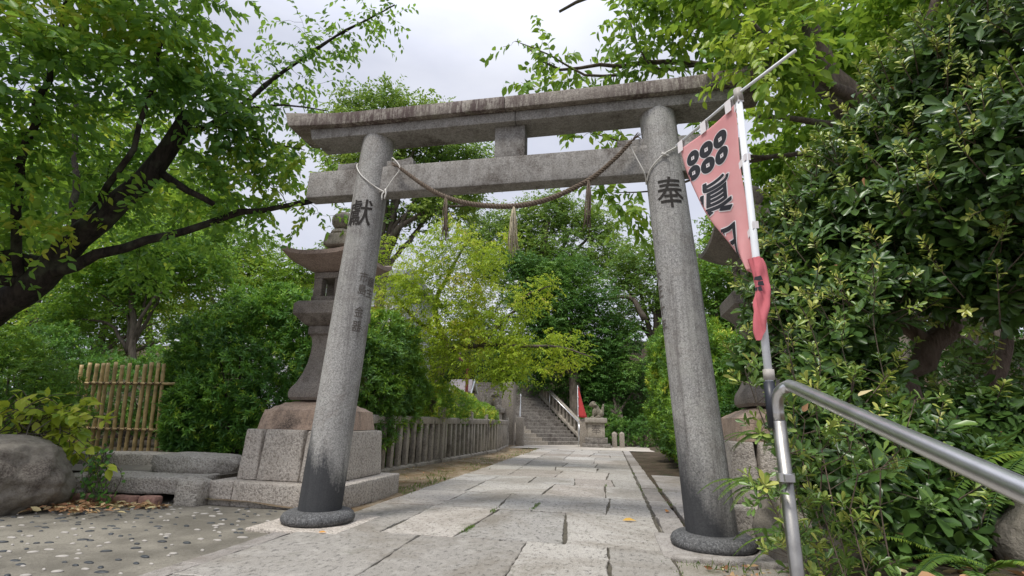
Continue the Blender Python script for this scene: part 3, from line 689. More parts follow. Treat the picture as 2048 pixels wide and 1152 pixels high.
# ================================================================== STONE LANTERNS
M['jewel'] = granite('jewel_stone', (.30, .26, .22), (.42, .38, .33), 60, .6, 1.2, stain_fn=beam_stain)
def stone_lantern(cx, cy, label, roofmat):
    o = empty('stone_lantern', (cx, cy, 0), label, 'stone lantern', 'stone lanterns either side of the gate')
    def B(x0, x1, y0, y1, z0, z1, mat, name, par, taper=0, bevel=.015, sub=5, rough=.007, sd=0):
        mb = MB(); mb.box((cx+x0, cy+y0, z0), (cx+x1, cy+y1, z1), taper=taper); q = mb.build(name, mat, par, bevel=bevel, subdiv=sub, rough=rough, rscale=6, seed=sd); return auto_smooth(q, 40)
    # lower course in blocks, butted with fine joints
    a = B(-.86, -.535, -.86, .86, -.05, .245, M['plinth'], 'lower_course', o, sd=1); B(-.53, .86, -.86, .0, -.05, .242, M['plinth'], 'lower_course', o, sd=2); B(-.53, .86, .005, .86, -.05, .24, M['plinth'], 'lower_course', o, sd=3)
    B(-.66, -.385, -.66, .66, .247, .85, M['plinth'], 'middle_course', o, taper=.028, sd=4); B(-.38, .20, -.664, .66, .247, .852, M['plinth'], 'middle_course', o, taper=.028, sd=5); B(.205, .66, -.66, .66, .247, .846, M['plinth'], 'middle_course', o, taper=.028, sd=6)
    # pink cap stone with a domed top
    mb = MB(); n = 13
    vs, fs = [], []
    def zt(u, v): return 1.10+.15*(1-max(abs(u), abs(v))**2.2)
    for j in range(n):
        for i in range(n):
            u, v = -1+2*i/(n-1), -1+2*j/(n-1); vs.append((cx+u*.515, cy+v*.515, zt(u, v)))
    fs += [(j*n+i, j*n+i+1, (j+1)*n+i+1, (j+1)*n+i) for j in range(n-1) for i in range(n-1)]
    per = [i for i in range(n)]+[j*n+n-1 for j in range(1, n)]+[(n-1)*n+i for i in range(n-2, -1, -1)]+[j*n for j in range(n-2, 0, -1)]
    b0 = len(vs)
    for q in per: x, y, z = vs[q]; vs.append((cx+(x-cx)*1.07, cy+(y-cy)*1.07, .853))
    fs += [(per[i], b0+i, b0+(i+1) % len(per), per[(i+1) % len(per)]) for i in range(len(per))]
    mb.add(vs, fs)
    q = mb.build('cap_stone', M['plinth_pink'], o, subdiv=1, rough=.012, rscale=5, seed=cx); auto_smooth(q, 45)
    # flared square shaft
    def sq(prof, mat, name, par, ch=.12, smooth=32):
        mb = MB(); ring = []
        for r, z in prof:
            c = r*ch; pts = [(-r+c, -r), (r-c, -r), (r, -r+c), (r, r-c), (r-c, r), (-r+c, r), (-r, r-c), (-r, -r+c)]; ring += [(cx+x, cy+y, z) for x, y in pts]
        m = len(prof); mb.add(ring, [(i*8+j, i*8+(j+1) % 8, (i+1)*8+(j+1) % 8, (i+1)*8+j) for i in range(m-1) for j in range(8)]+[tuple(reversed(range(8))), tuple((m-1)*8+j for j in range(8))])
        q = mb.build(name, mat, par, subdiv=1, rough=.004, rscale=8); return auto_smooth(q, smooth)
    sq([(.315, 1.235), (.345, 1.27), (.352, 1.33), (.335, 1.39), (.285, 1.47), (.235, 1.6), (.20, 1.75), (.182, 1.9), (.178, 2.02), (.19, 2.1), (.215, 2.14), (.235, 2.15), (.235, 2.25), (.228, 2.262)], M['lantern'], 'shaft', o)
    sq([(.235, 2.264), (.275, 2.285), (.385, 2.40), (.40, 2.415), (.402, 2.56), (.37, 2.60), (.26, 2.605)], M['lantern'], 'platform', o, .06)
    # fire box: four corner posts between a sill and a head, open on four sides
    fb = B(-.245, .245, -.245, .245, 2.607, 2.70, M['lantern'], 'fire_box', o, .008, .008, 2, .003)
    for sx in (-1, 1):
        for sy in (-1, 1):
            B(sx*.165-.062, sx*.165+.062, sy*.165-.062, sy*.165+.062, 2.702, 2.965, M['lantern'], 'window_post', fb, 0, .006, 2, .003)
    B(-.235, .235, -.235, .235, 2.967, 3.055, M['lantern'], 'window_head', fb, 0, .008, 2, .003)
    # roof with upturned corners
    mb = MB(); n = 25; h = .58; vs = []
    for layer in (0, 1):
        for j in range(n):
            for i in range(n):
                u, v = -1+2*i/(n-1), -1+2*j/(n-1); m_ = max(abs(u), abs(v)); cr = min(abs(u), abs(v))/max(m_, 1e-6)
                lift = .10*(cr**3)*m_**3
                if layer == 0: z = 3.06+.16*max(0, (m_-.38)/.62)**1.15+lift
                else: z = 3.52-.26*(m_**.62)+lift*1.15+.02*m_**6
                if m_ > .999 and layer == 1: z = 3.06+.16+lift+.062
                vs.append((cx+u*h, cy+v*h, z))
    fs = []
    for j in range(n-1):
        for i in range(n-1):
            q = (j*n+i, j*n+i+1, (j+1)*n+i+1, (j+1)*n+i); fs.append(tuple(reversed(q))); fs.append(tuple(n*n+x for x in q))
    per = [i for i in range(n)]+[j*n+n-1 for j in range(1, n)]+[(n-1)*n+i for i in range(n-2, -1, -1)]+[j*n for j in range(n-2, 0, -1)]
    fs += [(per[i], per[(i+1) % len(per)], n*n+per[(i+1) % len(per)], n*n+per[i]) for i in range(len(per))]
    mb.add(vs, fs); q = mb.build('roof', roofmat, o, rough=.004, rscale=9); auto_smooth(q, 38)
    B(-.20, .20, -.20, .20, 3.50, 3.70, M['jewel'], 'neck_block', o, .02, .02, 3, .006)
    mb = MB(); mb.lathe(cx, cy, [(.155, 3.69), (.18, 3.72), (.17, 3.76), (.105, 3.79), (.09, 3.805), (.14, 3.83), (.172, 3.88), (.182, 3.94), (.172, 3.995), (.14, 4.04), (.09, 4.07), (.03, 4.08)], 40)
    q = mb.build('jewel', M['jewel'], o, rough=.004, rscale=6); auto_smooth(q, 50)
    return o
stone_lantern(-3.94, 6.43, 'grey stone lantern on stepped plinth standing beside the azalea bush and bamboo fence', M['lantern_roof'])
stone_lantern(1.89, 6.43, 'shaded stone lantern half hidden by the glossy shrub and pink banner', M['lantern'])

# ================================================================== STEPS, ROCKS, BRICKS, BOULDER ON THE LEFT
def slab_thing(name, pts, z0, z1, mat, label, cat, rough=.02, seed=0, sub=7, group=None):
    mb = MB(); n = len(pts); vs = [(x, y, z0) for x, y in pts]+[(x, y, z1) for x, y in pts]
    mb.add(vs, [tuple(reversed(range(n))), tuple(range(n, 2*n))]+[(i, (i+1) % n, n+(i+1) % n, n+i) for i in range(n)])
    c = np.mean(pts, 0); o = mb.build(name, mat, None, (c[0], c[1], z0), bevel=.03, bseg=2, subdiv=sub, rough=rough, rscale=4.5, seed=seed)
    auto_smooth(o, 45); return tag(o, label, cat, group)
slab_thing('stone_step', [(-6.36, 5.27), (-4.98, 5.5), (-5.05, 6.05), (-6.5, 5.85)], .075, .27, M['rock'], 'long rough stone step resting on a row of red bricks', 'stone step', .022, 1, group='rough stone steps')
slab_thing('stone_step', [(-8.3, 6.38), (-6.45, 6.72), (-6.5, 7.1), (-8.4, 6.85)], .22, .43, M['rock'], 'upper stone step in front of the bamboo fence', 'stone step', .02, 2, group='rough stone steps')
mb = MB(); mb.add([(-8.6, 5.6, .262), (-5.0, 5.95, .258), (-5.0, 7.0, .27), (-8.6, 7.0, .27)], [(0, 1, 2, 3)]); tag(mb.build('step_landing', M['cement']), kind='structure')
rock_mesh('rock', (-5.62, 6.28, .31), (.56, .36, .19), M['rock'], seed=3, amp=.16, square=.55, label='big rough rock wedged between the steps and the lantern plinth', cat='rock')
rock_mesh('rock', (-4.93, 5.52, .10), (.17, .17, .17), M['rock'], seed=8, amp=.14, square=.6, label='small brown block between the lower step and the lantern base', cat='rock')
rock_mesh('rock', (-6.42, 5.35, .2), (.15, .2, .10), M['rock'], seed=12, amp=.3, square=.3, label='loose stone at the end of the lower step beside the boulder', cat='rock')
rock_mesh('rock', (-6.40, 5.22, .08), (.16, .15, .05), M['rock'], seed=15, amp=.3, square=.3, label='thin flat stone under the loose stone beside the boulder', cat='rock')
for i, (x0, x1) in enumerate(((-6.34, -6.08), (-6.05, -5.80), (-5.78, -5.50), (-5.47, -5.25))):
    y = 5.13+(x0+6.34)*.16
    slab_thing('brick', [(x0, y), (x1, y+.03), (x1-.01, y+.16), (x0-.01, y+.13)], -.05, .072+.012*(i == 0), M['brick'], ['reddest brick under the lower step nearest the boulder', 'worn red brick second from the boulder under the step', 'long red brick in the middle of the row under the step', 'half sunken brick at the lantern end of the row'][i], 'brick', .006, i, 3, 'bricks under the lower stone step')
rock_mesh('boulder', (-6.66, 4.55, .30), (.72, .55, .44), M['boulder'], seed=21, sub=6, amp=.17, square=.25, label='large smooth grey brown boulder below the yellow green leaves', cat='boulder')

# bamboo fence
bf = empty('bamboo_fence', (-7.9, 7.35, .35), 'open fence of dry tan bamboo canes tied to two rails', 'bamboo fence')
mb = MB(); yb = 7.35
for i in range(13):
    x = -9.22+i*.148+rng.normal(0, .01); lean = -.10+rng.normal(0, .014); top = 1.86+rng.normal(0, .015); mb = MB()
    zs = np.linspace(.3, top, 24); rr = [.029+(.004 if (int(z*10+i*3) % 4 == 0) else 0) for z in zs]
    mb.tube([(x+lean*(z-.3), yb+.0*z+rng.normal(0, .001), z) for z in zs], rr, 10); mb.build('bamboo_cane', M['bamboo'], bf, smooth=True)
for z in (.75, 1.52):
    for dy in (-.05, .05):
        mb = MB(); mb.tube([(x, yb+dy, z+rng.normal(0, .004)) for x in np.linspace(-9.5, -7.15, 30)], .022, 8); mb.build('rail', M['bamboo'], bf, smooth=True)
    for i in range(13):
        mb = MB(); x = -9.22+i*.148-.10*(z-.3); mb.tube([(x-.03, yb-.075, z+.022), (x+.03, yb-.075, z-.022)], .006, 5); mb.tube([(x+.03, yb-.075, z+.022), (x-.03, yb-.075, z-.022)], .006, 5); mb.build('tie', M['bamboo_tie'], bf)

# stone picket fence along the path
sf = empty('stone_fence', (-4.2, 12.4, 0), 'low grey stone picket fence running beside the soil strip towards the stairs', 'stone fence')
def fx(y): return -4.47+(y-7.2)*.050 if y < 17.6 else -3.95-(y-17.6)*.10
def fposts():
    ps = [(7.75, .14, 1.2), (9.85, .11, .05), (12.4, .16, 1.34), (14.75, .12, 1.27), (16.35, .11, 1.24), (17.6, .11, 1.22), (21.6, .12, 1.2)]
    return ps
FP = fposts()
for (y, w, h) in FP:
    if h < .5: continue
    mb = MB(); x = fx(y); mb.box((x-w/2, y-w/2, -.1), (x+w/2, y+w/2, h)); auto_smooth(mb.build('post', M['fence'], sf, bevel=.012, subdiv=2, rough=.004), 35)
pys = [p[0] for p in FP if p[2] > .5]
for a, b in zip(pys[:-1], pys[1:]):
    for (z0, z1, hw, nm) in ((.93, 1.09, .055, 'top_rail'), (-.02, .09, .07, 'bottom_rail')):
        mb = MB(); y0, y1 = a+.055, b-.055
        vs = []
        for y in (y0, y1):
            x = fx(y); vs += [(x-hw, y, z0), (x+hw, y, z0), (x+hw, y, z1-.03), (x+hw*.4, y, z1), (x-hw*.4, y, z1), (x-hw, y, z1-.03)]
        mb.add(vs, [tuple(range(6)), tuple(reversed(range(6, 12)))]+[(j, 6+j, 6+(j+1) % 6, (j+1) % 6) for j in range(6)]); o = mb.build(nm, M['fence'], sf, bevel=.006); auto_smooth(o, 30)
    npk = max(3, int((b-a)/.34))
    for i in range(npk):
        y = a+(b-a)*(i+.75)/(npk+.5); x = fx(y); w = .068+rng.normal(0, .004); mb = MB(); mb.box((x-.045, y-w, .085), (x+.045, y+w, .935)); auto_smooth(mb.build('picket', M['fence'], sf, bevel=.008), 35)

# ================================================================== FAR END: stairs, balustrade, guardian statues, banners
ST0 = np.array([-4.25, 23.4]); SA = R_(37)
e1 = np.array([math.cos(SA), math.sin(SA)]); e2 = np.array([-math.sin(SA), math.cos(SA)])
def stp(u, w, z): p = ST0+e1*u+e2*w; return (p[0], p[1], z)
def obox(mb, u0, u1, w0, w1, z0, z1, mi=0):
    vs = [stp(u, w, z) for z in (z0, z1) for (u, w) in ((u0, w0), (u1, w0), (u1, w1), (u0, w1))]
    mb.add(vs, [(0, 3, 2, 1), (4, 5, 6, 7), (0, 1, 5, 4), (1, 2, 6, 5), (2, 3, 7, 6), (3, 0, 4, 7)], mi)
SW, NS, RZ, RUN = 3.55, 19, .17, .31
stairs = empty('stone_staircase', stp(SW/2, 0, 0), 'long flight of dark worn stone steps climbing between balustrades at the path end', 'staircase')
mb = MB()
for i in range(NS):
    w0, w1 = i*RUN, i*RUN+RUN+.04; s = .47-.04*i if i < 6 else 0
    if s > .05: obox(mb, 0, SW*s, w0, w1+.02, -.1 if i == 0 else i*RZ-.04, (i+1)*RZ, 1); obox(mb, SW*s+.01, SW, w0+.004, w1+.02, -.1 if i == 0 else i*RZ-.04, (i+1)*RZ-.004, 0)
    else: obox(mb, 0, SW, w0, w1+.02, i*RZ-.04, (i+1)*RZ, 0)
    obox(mb, 0, SW, w0+.06, NS*RUN, (i-1)*RZ if i else -.1, i*RZ+.005 if i else .1, 0)
obox(mb, -1, SW+1, NS*RUN, NS*RUN+3, 0, NS*RZ, 0)
auto_smooth(mb.build('steps', [M['stair'], M['stair_light']], stairs, bevel=.01, bseg=1), 30)
def balustrade(u, parent, nposts, start):
    sl = RZ/RUN
    def bar(name, z0, z1, hw, mat):
        mb = MB(); vs = []
        for w in (start, NS*RUN):
            zb = (w*sl); vs += [stp(u-hw, w, zb+z0), stp(u+hw, w, zb+z0), stp(u+hw, w, zb+z1), stp(u-hw, w, zb+z1)]
        mb.add(vs, [(3, 2, 1, 0), (4, 5, 6, 7)]+[(j, (j+1) % 4, 4+(j+1) % 4, 4+j) for j in range(4)]); auto_smooth(mb.build(name, mat, parent, bevel=.012), 30)
    bar('top_rail', .86, 1.02, .09, M['fence']); bar('bottom_rail', .14, .32, .10, M['fence'])
    for i in range(nposts):
        w = start+(NS*RUN-start)*(i+.6)/(nposts+.2); mb = MB(); obox(mb, u-.055, u+.055, w-.075, w+.075, w*sl+.2, w*sl+.9); auto_smooth(mb.build('baluster', M['pillar_pale'], parent, bevel=.01), 35)
balustrade(SW+.12, stairs, 16, .15)
mb = MB()
for w in (.05, NS*RUN*.5, NS*RUN): mb.tube([stp(SW-.08, w, w*RZ/RUN), stp(SW-.08, w, w*RZ/RUN+1.02)], .022, 8)
mb.tube([stp(SW-.08, w, w*RZ/RUN+1.02) for w in (.02, NS*RUN)], .026, 8); mb.build('steel_rail', M['steel'], stairs, smooth=True)
def post_thing(x, y, w, h, mat, label, name='gate_post', cat='stone post', group=None, pyr=.04):
    mb = MB(); mb.add([(x-w, y-w, -.05), (x+w, y-w, -.05), (x+w, y+w, -.05), (x-w, y+w, -.05), (x-w, y-w, h), (x+w, y-w, h), (x+w, y+w, h), (x-w, y+w, h), (x, y, h+pyr)],
        [(3, 2, 1, 0), (0, 1, 5, 4), (1, 2, 6, 5), (2, 3, 7, 6), (3, 0, 4, 7), (4, 5, 8), (5, 6, 8), (6, 7, 8), (7, 4, 8)])
    o = mb.build(name, mat, None, (x, y, 0), bevel=.015, subdiv=1, rough=.006); auto_smooth(o, 30); return tag(o, label, cat, group)
post_thing(-4.62, 23.1, .27, 2.82, M['pillar_pale'], 'tall plain stone post at the foot of the stairs behind the white banner')
post_thing(-4.0, 22.75, .17, 1.22, M['pillar_pale'], 'short pale stone post where the picket fence meets the stairs', group='short stone posts at the foot of the stairs')
_e = at_z(1171, 893, 0)
post_thing(-1.17, 23.6, .19, 1.2, M['pillar_pale'], 'short pale stone post between the stair balustrade and statue pedestal', group='short stone posts at the foot of the stairs')

def statue_mesh(name, o, flip):
    bm = bmesh.new()
    def ell(c, r, rot=None):
        m = Matrix.Translation(Vector((c[0]*flip, c[1], c[2]))) @ (Matrix.Rotation(rot*flip, 4, 'Y') if rot else Matrix()) @ Matrix.Diagonal((*r, 1))
        bmesh.ops.create_icosphere(bm, subdivisions=2, radius=1, matrix=m)
    # seated guardian lion: chest, haunches, curled mane, raised head, tail plume, two straight forelegs
    ell((0, 0, .42), (.20, .17, .34), .35); ell((.24, 0, .24), (.24, .19, .24)); ell((.12, 0, .36), (.22, .17, .22), .6)
    ell((-.16, 0, .80), (.19, .17, .19)); ell((-.28, 0, .76), (.13, .11, .09)); ell((-.30, 0, .70), (.11, .10, .05)); ell((-.10, .13, .92), (.05, .05, .06)); ell((-.10, -.13, .92), (.05, .05, .06))
    for a in range(7): ell((-.05+.07*math.sin(a), .15*math.cos(a*1.1), .62+.045*a), (.09, .09, .08))
    ell((-.16, .10, .26), (.065, .07, .27)); ell((-.16, -.10, .26), (.065, .07, .27)); ell((-.22, .10, .05), (.11, .075, .055)); ell((-.22, -.10, .05), (.11, .075, .055))
    ell((.10, .17, .07), (.17, .07, .07)); ell((.10, -.17, .07), (.17, .07, .07)); ell((.40, 0, .48), (.09, .10, .24)); ell((.44, 0, .70), (.07, .08, .14)); ell((.05, 0, .0), (.45, .24, .05)); bmesh.ops.scale(bm, vec=(.78, .78, .76), verts=bm.verts[:])
    me = bpy.data.meshes.new(name); bm.to_mesh(me); bm.free(); t = bpy.data.objects.new('t', me); C.objects.link(t)
    md = t.modifiers.new('r', 'REMESH'); md.mode = 'VOXEL'; md.voxel_size = .018
    m2 = bpy.data.meshes.new_from_object(t.evaluated_get(bpy.context.evaluated_depsgraph_get())); bpy.data.objects.remove(t); m2.name = name
    m2.materials.clear(); m2.materials.append(M['statue']); m2.polygons.foreach_set('use_smooth', [True]*len(m2.polygons)); return m2
def guardian(x, y, z, flip, label):
    o = link('guardian_lion_statue', statue_mesh('guardian_lion_statue', None, flip), None, (x, y, z)); o.rotation_euler.z = R_(8); tag(o, label, 'statue', 'guardian lion statues flanking the stairs')
    p = empty('statue_pedestal', (x, y, 0), label.replace('guardian lion seated', 'stone pedestal carrying the guardian lion'), 'pedestal', 'statue pedestals flanking the stairs')
    for (r, z0, z1, nm, mt) in ((.62, -.05, .16, 'lower_step', 'stair'), (.50, .165, .42, 'upper_step', 'stair'), (.38, .425, z-.22, 'die', 'stair_light'), (.50, z-.215, z, 'cap', 'fence')):
        mb = MB(); mb.box((x-r, y-r, z0), (x+r, y+r, z1)); auto_smooth(mb.build(nm, M[mt], p, bevel=.02), 35)
    return p
pd = guardian(-.62, 23.75, 1.28, 1, 'guardian lion seated beside the red banner right of the stairs')
cu = bpy.data.curves.new('g', 'FONT'); cu.body = '奉'; cu.size = .46; cu.align_x = 'CENTER'; cu.align_y = 'CENTER'; t = bpy.data.objects.new('g', cu); C.objects.link(t)
me = bpy.data.meshes.new_from_object(t.evaluated_get(bpy.context.evaluated_depsgraph_get())); bpy.data.objects.remove(t)
me.transform(Matrix.Translation((0, -.384, .74)) @ Matrix.Rotation(R_(90), 4, 'X')); me.materials.clear(); me.materials.append(M['ink_faint']); link('inscription', me, pd)
guardian(-5.2, 22.3, 1.62, -1, 'guardian lion seated behind the clipped hedge left of the stairs')
for i, x in enumerate((.18, .52)):
    post_thing(x, 23.9+.1*i, .11, .62, M['pillar_pale'], ['small stone marker post nearer the statue pedestal', 'small stone marker post nearer the right hedge'][i], 'marker_post', 'marker post', 'small marker posts under the trees', .08)

M['red_cloth'] = plain('red_cloth', (.48, .05, .05), .8, 0, 14, .15); M['white_cloth'] = plain('white_cloth', (.74, .75, .78), .8)
def small_banner(x, y, h, wmax, zb, mat, label, bow):
    o = empty('banner', (x, y, 0), label, 'banner', 'thin banners at the stairs'); mb = MB(); mb.tube([(x, y, 0), (x, y, h)], .014, 8); mb.build('pole', M['pole_white'], o, smooth=True)
    mb = MB(); n, m = 14, 5; vs = []
    for i in range(n):
        f = i/(n-1); w = wmax*(.10+.9*f**1.2)
        for j in range(m): g = j/(m-1); vs.append((x+.02+w*g, y+.04*math.sin(g*5+f*3), h-.04-(h-.04-zb)*f-.05*g))
    mb.add(vs, [(i*m+j, i*m+j+1, (i+1)*m+j+1, (i+1)*m+j) for i in range(n-1) for j in range(m-1)]); c = mb.build('cloth', mat, o, smooth=True)
    sm = c.modifiers.new('s', 'SOLIDIFY'); sm.thickness = .006
    for f in (.05, .35, .65, .95):
        mb = MB(); z = h-.04-(h-.04-zb)*f; mb.box((x-.02, y-.02, z-.02), (x+.035, y+.012, z+.02)); mb.build('loop', M['pole_white'], o)
    return o
small_banner(-1.42, 23.35, 2.72, .40, 1.30, M['red_cloth'], 'narrow furled red banner on a thin white pole beside the statue', .1)
small_banner(-4.05, 23.05, 2.3, -.10, 1.25, M['white_cloth'], 'thin white furled banner against the tall stone post', .1)
# fortune-paper shelter with a pale ribbed roof, and the red-brown frame beside it
sh = empty('fortune_stand', (-5.75, 19.2, 0), 'small stand with a pale striped sloping roof behind the clipped hedge', 'stand')
for sx in (-.42, .42):
    for sy in (-.28, .28):
        mb = MB(); mb.box((-5.75+sx-.03, 19.2+sy-.03, 0), (-5.75+sx+.03, 19.2+sy+.03, 2.2)); mb.build('leg', M['wood_dark'], sh)
k = NT('ribbed_roof'); v = k.coord('Object', (1, 1, 1)); wv = k.n('ShaderNodeTexWave', wave_type='BANDS', bands_direction='Z', Scale=6.5, Distortion=.4); k.l(v, wv.inputs['Vector'])
nf = k.noise(v, 5, 4, .7); M['rib_roof'] = k.bsdf(k.mix(k.mix((.60, .55, .53), (.33, .22, .21), k.ramp(wv.outputs['Fac'], [(.55, 0.0), (.85, 1.0)])), (.28, .26, .25), k.ramp(nf, [(.55, 0.0), (.75, .7)])), .6)
mb = MB(); x0, x1 = -6.25, -5.25
vs = [(x0, 18.75, 2.13), (x1, 18.75, 2.13), (x1-.06, 19.2, 2.62), (x0+.06, 19.2, 2.62), (x1, 19.65, 2.13), (x0, 19.65, 2.13)]
mb.add(vs+[(a, b, c-.05) for a, b, c in vs], [(0, 1, 2, 3), (3, 2, 4, 5), (7, 6, 9, 8), (8, 9, 11, 10), (0, 6, 7, 1), (1, 7, 8, 2), (2, 8, 10, 4), (4, 10, 11, 5), (5, 11, 9, 3), (3, 9, 6, 0)]); mb.build('roof', M['rib_roof'], sh)
mb = MB()
for s in (-1, 1): mb.tube([(x1+.02, 19.2, 2.62), (x1+.02, 19.2+s*.5, 2.05)], .028, 6)
mb.build('verge_board', M['pole_white'], sh)
rf = empty('red_frame', (-5.15, 18.6, 0), 'red brown steel post with an angled arm beside the striped stand', 'frame')
mb = MB(); mb.box((-5.43, 18.55, 0), (-5.33, 18.65, 3.2)); mb.build('post', M['red_paint'], rf, bevel=.008)
mb = MB(); mb.tube([(-5.38, 18.6, 3.2), (-6.0, 19.2, 3.52)], .06, 6); mb.build('arm', M['red_paint'], rf)

# house behind the lantern
hs = empty('white_house', (-15.5, 26, 0), 'white walled house with a grey tiled roof glimpsed behind the lantern', 'house')
mb = MB(); mb.box((-20, 24, 0), (-11.2, 30, 8.5)); mb.build('wall', M['white_wall'], hs)
mb = MB(); mb.add([(-20.6, 23.3, 8.4), (-10.6, 23.3, 8.4), (-11.6, 27, 9.9), (-19.6, 27, 9.9), (-10.6, 30.7, 8.4), (-20.6, 30.7, 8.4)], [(0, 1, 2, 3), (3, 2, 4, 5), (1, 4, 2), (0, 3, 5), (0, 5, 4, 1)]); mb.build('roof', M['house_roof'], hs)
for x in (-18, -15, -12.8):
    mb = MB(); mb.box((x-.6, 23.96, 5.6), (x+.6, 24.02, 6.9)); mb.build('window', M['house_roof'], hs)

# ================================================================== HANDRAIL AND PINK BANNER
hr = empty('handrail', (.50, 1.62, 0), 'brushed steel handrail descending towards the viewer beside the glossy shrub', 'handrail')
pt = np.array([.470, 1.555, 1.02]); pb = np.array([.545, 1.80, -.05]); pb = np.array([.475, 1.575, -.05])
bend = [pt, np.array([.470, 1.553, 1.065]), np.array([.474, 1.535, 1.098]), np.array([.486, 1.500, 1.112])]
end = np.array([.50, .752, .930]); dr = (end-np.array([.492, 1.47, 1.108]))
railp = bend+[np.array([.492, 1.47, 1.108])+dr*f for f in (0, .3, .6, 1.0, 1.35, 1.9)]
p, _ = resample(railp, [1]*len(railp), .02)
mb = MB(); mb.tube(p, .0166, 20); mb.build('rail', M['steel'], hr, smooth=True)
mb = MB(); mb.tube([pb, pb*.5+pt*.5, pt], .0178, 20); post = mb.build('post', M['steel_post'], hr, smooth=True)
for f in (.40, .86):
    c = pb+(pt-pb)*f; mb = MB(); mb.tube([c-np.array([0, 0, .011]), c+np.array([0, 0, .011])], .0235, 20); mb.box((c[0]-.012, c[1]-.034, c[2]-.009), (c[0]+.012, c[1]-.018, c[2]+.009)); auto_smooth(mb.build('clamp_band', M['steel'], post), 40)
# rear upright far down the slope where the rail ends, behind the viewer
mb = MB(); q = railp[-1]; mb.tube([q, q-np.array([0, 0, 1.4])], .0195, 14); mb.build('post', M['steel_post'], hr, smooth=True)

bn = empty('pink_banner', (.455, 1.60, 1.0), 'faded pink banner with six black coin rings and brush characters on a white pole', 'banner')
bx, by = .462, 1.565
mb = MB(); mb.tube([(bx-.005, by+.0, 1.0), (bx-.004, by, 1.13)], .0155, 12); mb.build('pole_sleeve', M['black_plastic'], bn, smooth=True)
mb = MB(); mb.tube([(bx-.004, by, 1.02), (bx, by, 1.45), (bx+.004, by, 2.10)], [.0115, .0115, .0105], 12); mb.build('pole', M['pole_white'], bn, smooth=True)
barL = np.array([.298, 1.815, 2.075]); barR = np.array([.592, 1.392, 2.115]); barM = np.array([bx+.004, by-.0, 2.104])
mb = MB(); mb.tube([barL-(barM-barL)*.03, barM, barR], .0052, 8); cb = mb.build('crossbar', M['pole_white'], bn, smooth=True)
mb = MB(); mb.tube([barM-np.array([0, 0, .03]), barM+np.array([0, 0, .016])], .0145, 12); mb.build('pole_cap', M['peb_white'], bn, smooth=True)
# cloth: u 0..1 from the free edge to the pole edge, v 0..1 downwards; the lower part is drawn in against the pole and twisted
CLH = .60
def edge_s(v): return .93*max(0.0, v)**1.4
def cloth_pt(u, v):
    """u measured across the flat cloth (0 free edge, 1 pole edge), v down; the free edge is folded away where u < edge_s(v)"""
    base = barL+(barM-barL)*(.045+.90*u)-np.array([0, 0, .028]); s = edge_s(v); q = (u-s)/(1-s+1e-6)
    n = np.array([-.82, -.57, 0.0])
    w = .007*math.sin(v*11+u*4)*v+.011*math.sin(q*6.0+v*5)*(.15+v)+.022*v*(1-q)*math.sin(v*3)-.012*math.exp(-q*14)*v
    return base+np.array([0, 0, -v*CLH-.012*math.sin(q*3.1)*(1-v)])+n*w
def cloth_n(u, v):
    a = cloth_pt(u+.02, v)-cloth_pt(u-.02, v); b = cloth_pt(u, v+.02)-cloth_pt(u, v-.02); n = np.cross(a, b); n /= np.linalg.norm(n)+1e-9
    return n if n.dot(EYE-cloth_pt(u, v)) > 0 else -n
k = NT('pink_cloth'); v_ = k.coord(); f1 = k.noise(v_, 5, 4, .6); f2 = k.noise(k.coord('Object', (1, 1, 1)), 420, 2, .5)
colp = k.mix((.80, .40, .405), (.84, .50, .49), k.ramp(f1, [(.35, 0.0), (.65, 1.0)])); k.bsdf(colp, .85, f2, .12, .001, spec=.2)
tr = k.n('ShaderNodeBsdfTranslucent'); k.l(colp, tr.inputs['Color']); ms = k.n('ShaderNodeMixShader'); ms.inputs[0].default_value = .38
k.l(k.b.outputs[0], ms.inputs[1]); k.l(tr.outputs[0], ms.inputs[2]); k.l(ms.outputs[0], k.out.inputs['Surface']); M['pink'] = k.m
M['pink_deep'] = plain('deeper_pink_cloth', (.55, .14, .16), .85, 0, 9, .18); M['bn_black'] = plain('printed_black', (.016, .017, .022), .7); M['bn_white'] = plain('printed_white', (.72, .68, .68), .8)
nu, nv = 36, 90; mb = MB(); vs = [cloth_pt(edge_s(j/(nv-1))+(1-edge_s(j/(nv-1)))*i/(nu-1), j/(nv-1)) for j in range(nv) for i in range(nu)]
mb.add(vs, [(j*nu+i, j*nu+i+1, (j+1)*nu+i+1, (j+1)*nu+i) for j in range(nv-1) for i in range(nu-1)]); cloth = mb.build('cloth', M['pink'], bn, smooth=True)
sm = cloth.modifiers.new('thickness', 'SOLIDIFY'); sm.thickness = .0012; sm.offset = 0
BW, BH = .275, CLH     # cloth size used to lay out the print
